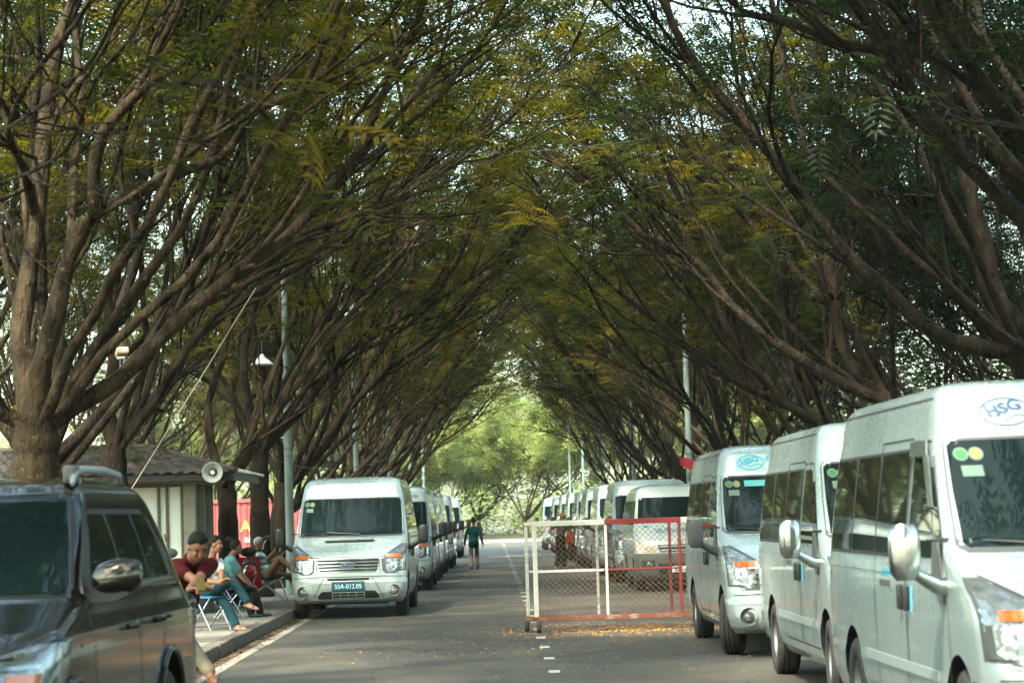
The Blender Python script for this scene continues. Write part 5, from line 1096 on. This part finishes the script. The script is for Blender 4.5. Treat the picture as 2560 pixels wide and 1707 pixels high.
# ---------------------------------------------------------------- people
def skinmat(name, c): return mat(name, c, .55, col2=tuple(x*.8 for x in c), scale=14)
SKIN = skinmat('skin_tan', (.19,.088,.050)); SKIN2 = skinmat('skin_brown', (.105,.048,.027)); HAIRB = mat('hair_black', (.004,.004,.004), .75, col2=(.009,.009,.009), scale=60, spec=.12); HAIRG = mat('hair_grey', (.26,.27,.26), .6, col2=(.36,.37,.36), scale=40)
def cloth(name, c, c2=None): return mat(name, tuple(x*.8 for x in c), .9, spec=.1, col2=tuple(x*.8 for x in c2) if c2 else tuple(x*.55 for x in c), scale=9, bump=.35, bscale=16)
def striped(name, a, b_):
    m = bpy.data.materials.new(name); m.use_nodes = True; nt = m.node_tree; N = nt.nodes.new; b = nt.nodes['Principled BSDF']; b.inputs['Roughness'].default_value = .85
    tc = N('ShaderNodeTexCoord'); wv = N('ShaderNodeTexWave'); wv.wave_type = 'BANDS'; wv.bands_direction = 'Z'; wv.inputs['Scale'].default_value = 2.6; wv.inputs['Distortion'].default_value = .6
    nt.links.new(tc.outputs['Object'], wv.inputs['Vector']); rp = N('ShaderNodeValToRGB'); rp.color_ramp.interpolation = 'CONSTANT'
    rp.color_ramp.elements[0].color = (*a,1); rp.color_ramp.elements[1].color = (*b_,1); rp.color_ramp.elements[1].position = .5
    nt.links.new(wv.outputs['Fac'], rp.inputs['Fac']); nt.links.new(rp.outputs[0], b.inputs['Base Color']); return m
def ik(a, b, l1, l2, hint):
    a, b = Vector(a), Vector(b); d = b-a; L = min(d.length, (l1+l2)*.995); d = d.normalized(); x = (l1*l1-l2*l2+L*L)/(2*L); h = math.sqrt(max(0, l1*l1-x*x))
    p = Vector(hint); p = (p-d*p.dot(d)); p = p.normalized() if p.length > 1e-6 else d.orthogonal().normalized()
    return a + d*x + p*h, a + d*L
class Figure:
    def __init__(s): s.P = []
    def cap(s, a, b, ra, rb, m): s.P.append(('c', Vector(a), Vector(b), ra, rb, m)); return s
    def ell(s, c, r, rot, m): s.P.append(('e', Vector(c), Vector(r), rot or Matrix.Identity(3), None, m)); return s
    def dist(s, pts):
        D = []
        for p in s.P:
            if p[0] == 'c':
                a, b = np.array(p[1]), np.array(p[2]); ab = b-a; t = np.clip(((pts-a)@ab)/max(1e-9, ab@ab), 0, 1)
                D.append(np.linalg.norm(pts-a-t[:,None]*ab, axis=1) - (p[3]+(p[4]-p[3])*t))
            else:
                q = (pts-np.array(p[1])) @ np.array(p[3]); r = np.array(p[2]); k = np.linalg.norm(q/r, axis=1); D.append((k-1)*r.min())
        return np.array(D)
    def build(s, name, parent, voxel, smooth=4):
        b = MB()
        for p in s.P:
            if p[0] == 'c':
                a, e, ra, rb = p[1:5]; d = (e-a); d = d.normalized() if d.length > 1e-6 else Vector((0,0,1)); path, rad = [], []
                for q in (90,60,30,0): path.append(a - d*ra*math.sin(R(q))); rad.append(max(.0006, ra*math.cos(R(q))))
                for q in (0,30,60,90): path.append(e + d*rb*math.sin(R(q))); rad.append(max(.0006, rb*math.cos(R(q))))
                b.tube(path, rad, 14)
            else: b.ell(p[1], p[2], 18, 12, p[3])
        mats = []; [mats.append(p[5]) for p in s.P if p[5] not in mats]
        o = b.build('tmp', mats); md = o.modifiers.new('r', 'REMESH'); md.mode = 'VOXEL'; md.voxel_size = voxel; md.use_smooth_shade = True
        sm = o.modifiers.new('s', 'SMOOTH'); sm.factor = .5; sm.iterations = smooth
        dg = bpy.context.evaluated_depsgraph_get(); me = bpy.data.meshes.new_from_object(o.evaluated_get(dg)); bpy.data.objects.remove(o)
        me.materials.clear(); [me.materials.append(m) for m in mats]
        n = len(me.polygons); c = np.empty(n*3); me.polygons.foreach_get('center', c); c = c.reshape(-1,3)
        idx = s.dist(c).argmin(axis=0); lut = np.array([mats.index(p[5]) for p in s.P]); me.polygons.foreach_set('material_index', lut[idx].astype(np.int32)); me.polygons.foreach_set('use_smooth', [True]*n)
        me.name = name; me.update(); return obj(name, me, parent)
def axes(f, up=Vector((0,0,1))):
    f = Vector(f).normalized(); r = f.cross(up).normalized(); u = r.cross(f).normalized(); return f, r, u
def person(label, loc, hip, chest, head, face, facing, hands, feet, shirt, trousers, skin=SKIN, hair=HAIRB, shoe=BLACK, sleeve='short', voxel=.012, bald=False, elbow=None, knee=None, sc=1.0, hemflare=0, collar=None, sandals=False, fingers=True):
    """hip, chest (between the shoulders), head centre, hands and feet as world points; facing: the way the chest points; face: the way the head looks"""
    L = Vector(loc); t = thing('person', label, 'person', loc); W = lambda p: Vector(p)-L
    hip, chest, head = W(hip), W(chest), W(head); f, r, u0 = axes(Vector((facing[0],facing[1],0)))
    sp = (chest-hip).normalized(); g = Figure(); s_ = sc
    rotm = lambda x, y, z: Matrix((x,y,z)).transposed()
    fr = (f - sp*f.dot(sp)).normalized(); T = rotm(r, fr, sp)
    g.ell(hip+sp*.02, (.165*s_,.125*s_,.13*s_), T, shirt if sleeve == 'long' else trousers)
    g.ell(hip.lerp(chest,.36)+fr*.02, (.150*s_,.115*s_,.17*s_), T, shirt); g.ell(hip.lerp(chest,.72)+fr*.005, (.168*s_,.115*s_,.19*s_), T, shirt)
    g.cap(chest-r*.13*s_-sp*.01, chest+r*.13*s_-sp*.01, .062*s_, .062*s_, shirt)
    ff, hr, hu = axes(face); neck = chest+sp*.03; H = rotm(hr, ff, hu)
    g.cap(neck, head-hu*.06-ff*.02, .056*s_, .050*s_, skin)
    if sleeve == 'long': g.ell(hip-sp*.03, (.182*s_,.140*s_,.17*s_), T, shirt)
    if collar is not None: g.cap(neck+sp*.0-r*.02, neck+r*.02+sp*.035, .068*s_, .064*s_, collar)
    g.ell(head+hu*.025-ff*.012, (.074,.094,.094), H, skin); g.ell(head-hu*.045+ff*.018, (.058,.068,.072), H, skin); g.ell(head-hu*.088+ff*.048, (.030,.028,.024), H, skin)
    g.cap(head+ff*.083+hu*.012, head+ff*.098-hu*.026, .010, .015, skin)
    for q in (-1,1):
        g.ell(head+hr*.076*q-hu*.01-ff*.008, (.012,.024,.032), H, skin); g.ell(head+hr*.034*q+ff*.068-hu*.018, (.024,.02,.022), H, skin)
    g.cap(head+ff*.078-hu*.058-hr*.018, head+ff*.078-hu*.058+hr*.018, .008, .008, mat('lip', (.28,.10,.08), .5))
    for q, hd in ((-1, hands[0]), (1, hands[1])):
        if hd is None: continue
        hp = W(hd[0]); sh = chest + r*.165*q*s_ - sp*.015
        el, wr = ik(sh, hp, .285*s_, .245*s_, (elbow[0 if q < 0 else 1] if elbow else (r*q*.5 - f*.4 - Vector((0,0,.9)))))
        if sleeve == 'long': g.cap(sh, el, .062*s_, .052*s_, shirt); g.cap(el, wr-(wr-el)*.06, .051*s_, .042*s_, shirt)
        else:
            g.cap(sh, sh.lerp(el,.58), .064*s_, .060*s_, shirt); g.cap(sh.lerp(el,.5), el, .045*s_, .039*s_, skin); g.cap(el, wr, .040*s_, .027*s_, skin)
        g.ell(wr, (.027,.027,.027), None, skin)
        d = (wr-el).normalized(); fd = Vector(hd[1]).normalized() if len(hd) > 1 else d; pn = Vector(hd[2]) if len(hd) > 2 else Vector((0,0,-1)); pn = (pn-fd*pn.dot(fd)).normalized(); side = fd.cross(pn).normalized()*q
        pc = wr + fd*.048; g.ell(pc, (.036,.050,.018), rotm(side, fd, pn), skin)
        if fingers:
            for k, (o, ln) in enumerate(((-.028,.066),(-.010,.078),(.010,.073),(.028,.056))):
                b0 = wr+fd*.085+side*o; m1 = b0 + (fd*.85+pn*.5).normalized()*ln*.5; m2 = m1 + (fd*.35+pn*.95).normalized()*ln*.5
                g.cap(b0, m1, .0098, .009, skin); g.cap(m1, m2, .009, .0078, skin)
            b0 = wr+fd*.03-side*.032; m1 = b0+(fd*.6-side*.75+pn*.2).normalized()*.036; g.cap(b0, m1, .0125, .011, skin); g.cap(m1, m1+(fd*.9+pn*.4).normalized()*.032, .011, .009, skin)
    for q, ft in ((-1, feet[0]), (1, feet[1])):
        fp = W(ft[0]); hj = hip + r*.088*q*s_ - sp*.02; fdir = Vector(ft[1]).normalized(); ank = fp + Vector((0,0,.075))
        kn, ank = ik(hj, ank, .425*s_, .405*s_, (knee[0 if q < 0 else 1] if knee else f + Vector((0,0,.15))))
        g.cap(hj, kn, .088*s_, .066*s_, trousers); g.cap(kn, ank.lerp(kn,.06), .065*s_, (.050+hemflare)*s_, trousers)
        fl = fdir; fs = fl.cross(Vector((0,0,1))); fs = fs.normalized() if fs.length > .1 else r; fu = fs.cross(fl).normalized(); F = rotm(fs, fl, fu); m_ = skin if sandals else shoe
        g.cap(ank, ank-fu*.03, .040, .040, m_); g.ell(ank+fl*.075-fu*.045, (.042,.125,.030), F, m_); g.ell(ank+fl*.02-fu*.035, (.036,.07,.042), F, m_)
        if sandals: g.ell(ank+fl*.07-fu*.068, (.046,.135,.010), F, shoe); g.cap(ank+fl*.11-fu*.03-fs*.04, ank+fl*.11-fu*.03+fs*.04, .012, .012, shoe)
    body = g.build('body', t, voxel)
    for q in (-1,1):
        e = MB(); e.ell(head+hr*.032*q+ff*.078+hu*.008, (.013,.007,.005 if True else .007), rot=H); e.build('eye', mat('eye_dark', (.012,.008,.006), .3), body, True)
        e = MB(); e.tube([head+hr*(.018*q)+ff*.086+hu*.028, head+hr*(.034*q)+ff*.084+hu*.033, head+hr*(.052*q)+ff*.072+hu*.028], .0045, 6); e.build('eyebrow', hair if not bald else HAIRB, body, True)
    if not bald:
        hb = MB(); n, m = 28, 16; P = []
        for i in range(m+1):
            ph = math.pi*.70*i/m; row = []
            for j in range(n+1):
                th = 2*math.pi*j/n; dx, dy = math.sin(th), math.cos(th)      # dy>0 is the face side
                lim = .34+.03*math.sin(9*th) if dy > .55 else (.36+(.55-dy)*.55 if dy > -.2 else .80); lim = min(lim, .74); a = min(ph, math.pi*lim)
                k_ = (1.0 + .035*math.sin(7*th+3*i)*.5 + .025*math.sin(13*th+i*5)) * (1.0 - .10*max(0, a/(math.pi*lim)-.72)/.28)
                row.append(head+hu*.028-ff*.014 + H @ Vector((.081*k_*math.sin(a)*dx, .101*k_*math.sin(a)*dy, .106*k_*math.cos(a))))
            P.append(row)
        hb.grid(P); hb.build('hair', hair, t, True, 70)
    return t
def phone(label, p, rot, col):
    t = thing('phone', label, 'phone', p); b = MB(); b.box((0,0,0), (.072,.009,.148), bevel=.004); o = b.build('case', col, t); b = MB(); b.box((0,.0055,0), (.064,.002,.138)); b.build('screen', BLACK, t); t.rotation_euler = rot; return t
V3 = Vector
MAROON = cloth('maroon_shirt', (.062,.007,.008)); CREAMT = cloth('cream_trousers', (.26,.22,.155)); WHITES = cloth('white_tshirt', (.46,.48,.45), (.38,.40,.37)); JEANS = cloth('teal_jeans', (.007,.033,.043)); BLUES = cloth('pale_blue_shirt', (.095,.225,.245), (.075,.18,.20))
BLKT = cloth('black_trousers', (.010,.011,.012)); STRIPE = striped('teal_white_stripes', (.022,.20,.235), (.40,.45,.43)); KHAKI = cloth('tan_trousers', (.17,.11,.055)); GREYS = cloth('grey_shirt', (.048,.05,.047)); TEALJ = cloth('dark_teal_jacket', (.006,.060,.060), (.004,.032,.036)); ORANGE = cloth('orange_red_sleeve', (.32,.06,.025))
# 1 leaning over his phone on the motorbike
person('person in a maroon polo shirt leaning over a phone behind the dark car', (-2.5,20.4,0), (-2.68,20.50,.86), (-2.49,20.06,1.325), (-2.415,19.86,1.465), (.38,-.72,-.62), (.28,-.96),
  [((-2.47,19.62,1.12),(.7,-.5,.1),(.1,-.3,-1)), ((-2.27,19.66,1.11),(-.6,-.6,.15),(0,-.3,-1))], [((-2.72,19.95,.32),(.3,-1,0)), ((-2.30,19.86,.33),(.35,-.9,-.1))],
  MAROON, CREAMT, voxel=.0075, elbow=[(-.6,.3,-.6),(.7,.3,-.5)], knee=[(-.2,-1,.6),(.5,-.9,.6)], collar=MAROON, hemflare=.006, shoe=mat('brown_sandal', (.05,.03,.02), .7), sandals=True)
phone('gold phone held by the person in the maroon polo shirt', (-2.36,19.57,1.17), (R(-50),0,R(15)), mat('gold_case', (.12,.085,.022), .35, metal=.4))
hl = thing('helmet', 'dark grey helmet resting on the motorbike under the forearms', 'helmet', (-2.55,19.78,1.02))
b = MB(); b.ell((0,0,0), (.13,.15,.095), 20, 12); b.build('shell', mat('helmet_shell', (.02,.03,.032), .3, coat=.5), hl, True); b = MB(); b.grid([[(.15*math.cos(a)*q, -.165*math.sin(a)*q, -.035-.02*(q-.8)*5) for a in [R(20+14*j) for j in range(11)]] for q in (.85,1.05)]); b.build('visor', GREYP, hl, True)
# lanyard straps of the first person
# 2 white shirt
person('person in a white shirt and teal jeans seated nearest along the pavement', (-3.95,34.4,.15), (-3.99,34.42,.68), (-3.98,34.34,1.12), (-3.91,34.28,1.36), (.96,-.18,-.10), (.78,-.62),
  [((-3.80,33.98,.82),(.7,-.3,.5),(.3,0,-1)), ((-3.78,34.05,.82),(.7,.1,.5),(0,-.3,-1))], [((-3.60,33.86,.155),(.8,-.6,0)), ((-3.46,34.1,.47),(.9,-.3,-.3))],
  WHITES, JEANS, voxel=.010, knee=[(.8,-.6,.6),(.9,-.2,.8)], sandals=True, shoe=mat('brown_sandal', (.05,.03,.02), .7), hemflare=.012)
phone('dark phone held up by the white shirted person', (-3.70,34.0,.90), (R(-35),0,R(60)), BLACK)
# 3 pale blue shirt
person('person in a pale blue shirt and black trousers seated with face turned away', (-4.2,38.6,.15), (-4.25,38.62,.68), (-4.18,38.62,1.08), (-4.08,38.64,1.27), (.80,.55,-.05), (.92,.30),
  [((-3.90,38.42,.69),(.8,.1,-.5),(0,0,-1)), ((-3.84,38.62,.66),(.6,.5,-.5),(0,0,-1))], [((-3.86,38.50,.155),(.95,.1,0)), ((-3.74,38.76,.155),(.95,.2,0))],
  BLUES, BLKT, skin=SKIN2, voxel=.011, elbow=[(-.5,-.8,-.2),(-.3,.6,-.4)], hemflare=.015)
# 4 striped shirt
person('grey-haired person in a teal striped shirt reclining with crossed legs', (-4.35,46,.15), (-4.28,46.0,.66), (-4.42,45.98,1.03), (-4.42,45.96,1.25), (.95,-.25,-.08), (1,-.05),
  [((-4.12,45.82,1.10),(.3,0,1),(1,0,0)), ((-4.0,45.98,1.0),(.4,0,1),(1,0,0))], [((-3.72,46.12,.155),(1,0,0)), ((-3.72,45.80,.62),(.7,-.2,.55))],
  STRIPE, KHAKI, hair=HAIRG, voxel=.012, knee=[(.3,.1,1),(.1,-.2,1)], elbow=[(-.1,-.7,-.8),(-.1,.6,-.8)], sandals=True)
phone('white phone in the hand of the grey-haired person', (-4.02,45.9,1.16), (R(10),0,R(80)), WHITE)
# 5 mostly hidden behind the car
person('dark-haired person sitting on the motorbike mostly hidden behind the dark car', (-3.7,24.9,.15), (-3.72,24.95,.98), (-3.64,24.85,1.42), (-3.555,24.78,1.60), (.7,-.7,-.2), (.5,-.85),
  [((-3.45,24.45,1.15),(.4,-.8,0),(0,0,-1)), ((-3.30,24.62,1.15),(.4,-.8,0),(0,0,-1))], [((-3.95,24.5,.40),(.5,-.9,0)), ((-3.42,24.72,.40),(.5,-.9,0))], GREYS, BLKT, voxel=.013)
# 6 walking away
person('person in a dark teal jacket walking away down the middle of the road', (-.6,75.8,0), (-.60,75.8,.85), (-.60,75.84,1.28), (-.585,75.87,1.49), (.1,1,-.15), (0,1),
  [((-.88,75.86,.78),(0,.1,-1),(.3,0,0)), ((-.31,75.72,.76),(.1,-.1,-1),(-.3,0,0))], [((-.68,75.70,.0),(0,1,0)), ((-.50,75.98,.0),(0,1,0))], TEALJ, cloth('beige_trousers', (.21,.165,.11)), voxel=.012, sleeve='long', knee=[(0,1,0),(0,1,.2)], hemflare=.01, elbow=[(-.4,-.8,0),(.4,-.8,0)], sc=.97)
# 7 bald, by the vans
person('bald person in a grey shirt and dark trousers standing beside the right-hand vans', (2.0,72.4,0), (2.02,72.4,.90), (2.06,72.42,1.34), (2.10,72.42,1.56), (.95,.3,-.15), (.6,.8),
  [((1.86,72.52,.95),(.4,.4,-.8),(.5,0,0)), ((2.35,72.6,1.0),(.8,.3,-.2),(0,0,-1))], [((1.86,72.34,0),(.5,.8,0)), ((2.10,72.5,0),(.6,.8,0))], GREYS, BLKT, skin=SKIN, bald=True, voxel=.012, shoe=mat('pale_shoe', (.4,.4,.38), .7), hemflare=.01)
# 8 seated beside the vans
person('person with orange-red sleeves and teal trousers sitting on the stool by the vans', (2.42,75,0), (2.44,75.0,.55), (2.42,74.98,1.0), (2.38,74.95,1.20), (-.8,-.5,-.2), (-.85,-.5),
  [((2.22,74.72,.80),(-.5,-.5,-.3),(0,0,-1)), ((2.12,74.9,.78),(-.6,-.3,-.3),(0,0,-1))], [((2.12,74.72,0),(-.8,-.5,0)), ((2.02,74.95,0),(-.8,-.4,0))], ORANGE, cloth('teal_trousers', (.009,.075,.08)), voxel=.013, sleeve='long', sandals=True)
# ---------------------------------------------------------------- the hazy air
hz = MB(); hz.box((0, 160, 14), (150, 560, 32)); hz = hz.build('haze', None)
hz.data.materials.clear(); hm = bpy.data.materials.new('haze_air'); hm.use_nodes = True; nt = hm.node_tree
nt.nodes.remove(nt.nodes['Principled BSDF']); pv = nt.nodes.new('ShaderNodeVolumePrincipled')
pv.inputs['Color'].default_value = (0.84, 0.96, 0.92, 1); pv.inputs['Density'].default_value = 0.00014; pv.inputs['Anisotropy'].default_value = 0.2
nt.links.new(pv.outputs[0], nt.nodes['Material Output'].inputs['Volume']); hz.data.materials.append(hm); tag(hz, kind='stuff')
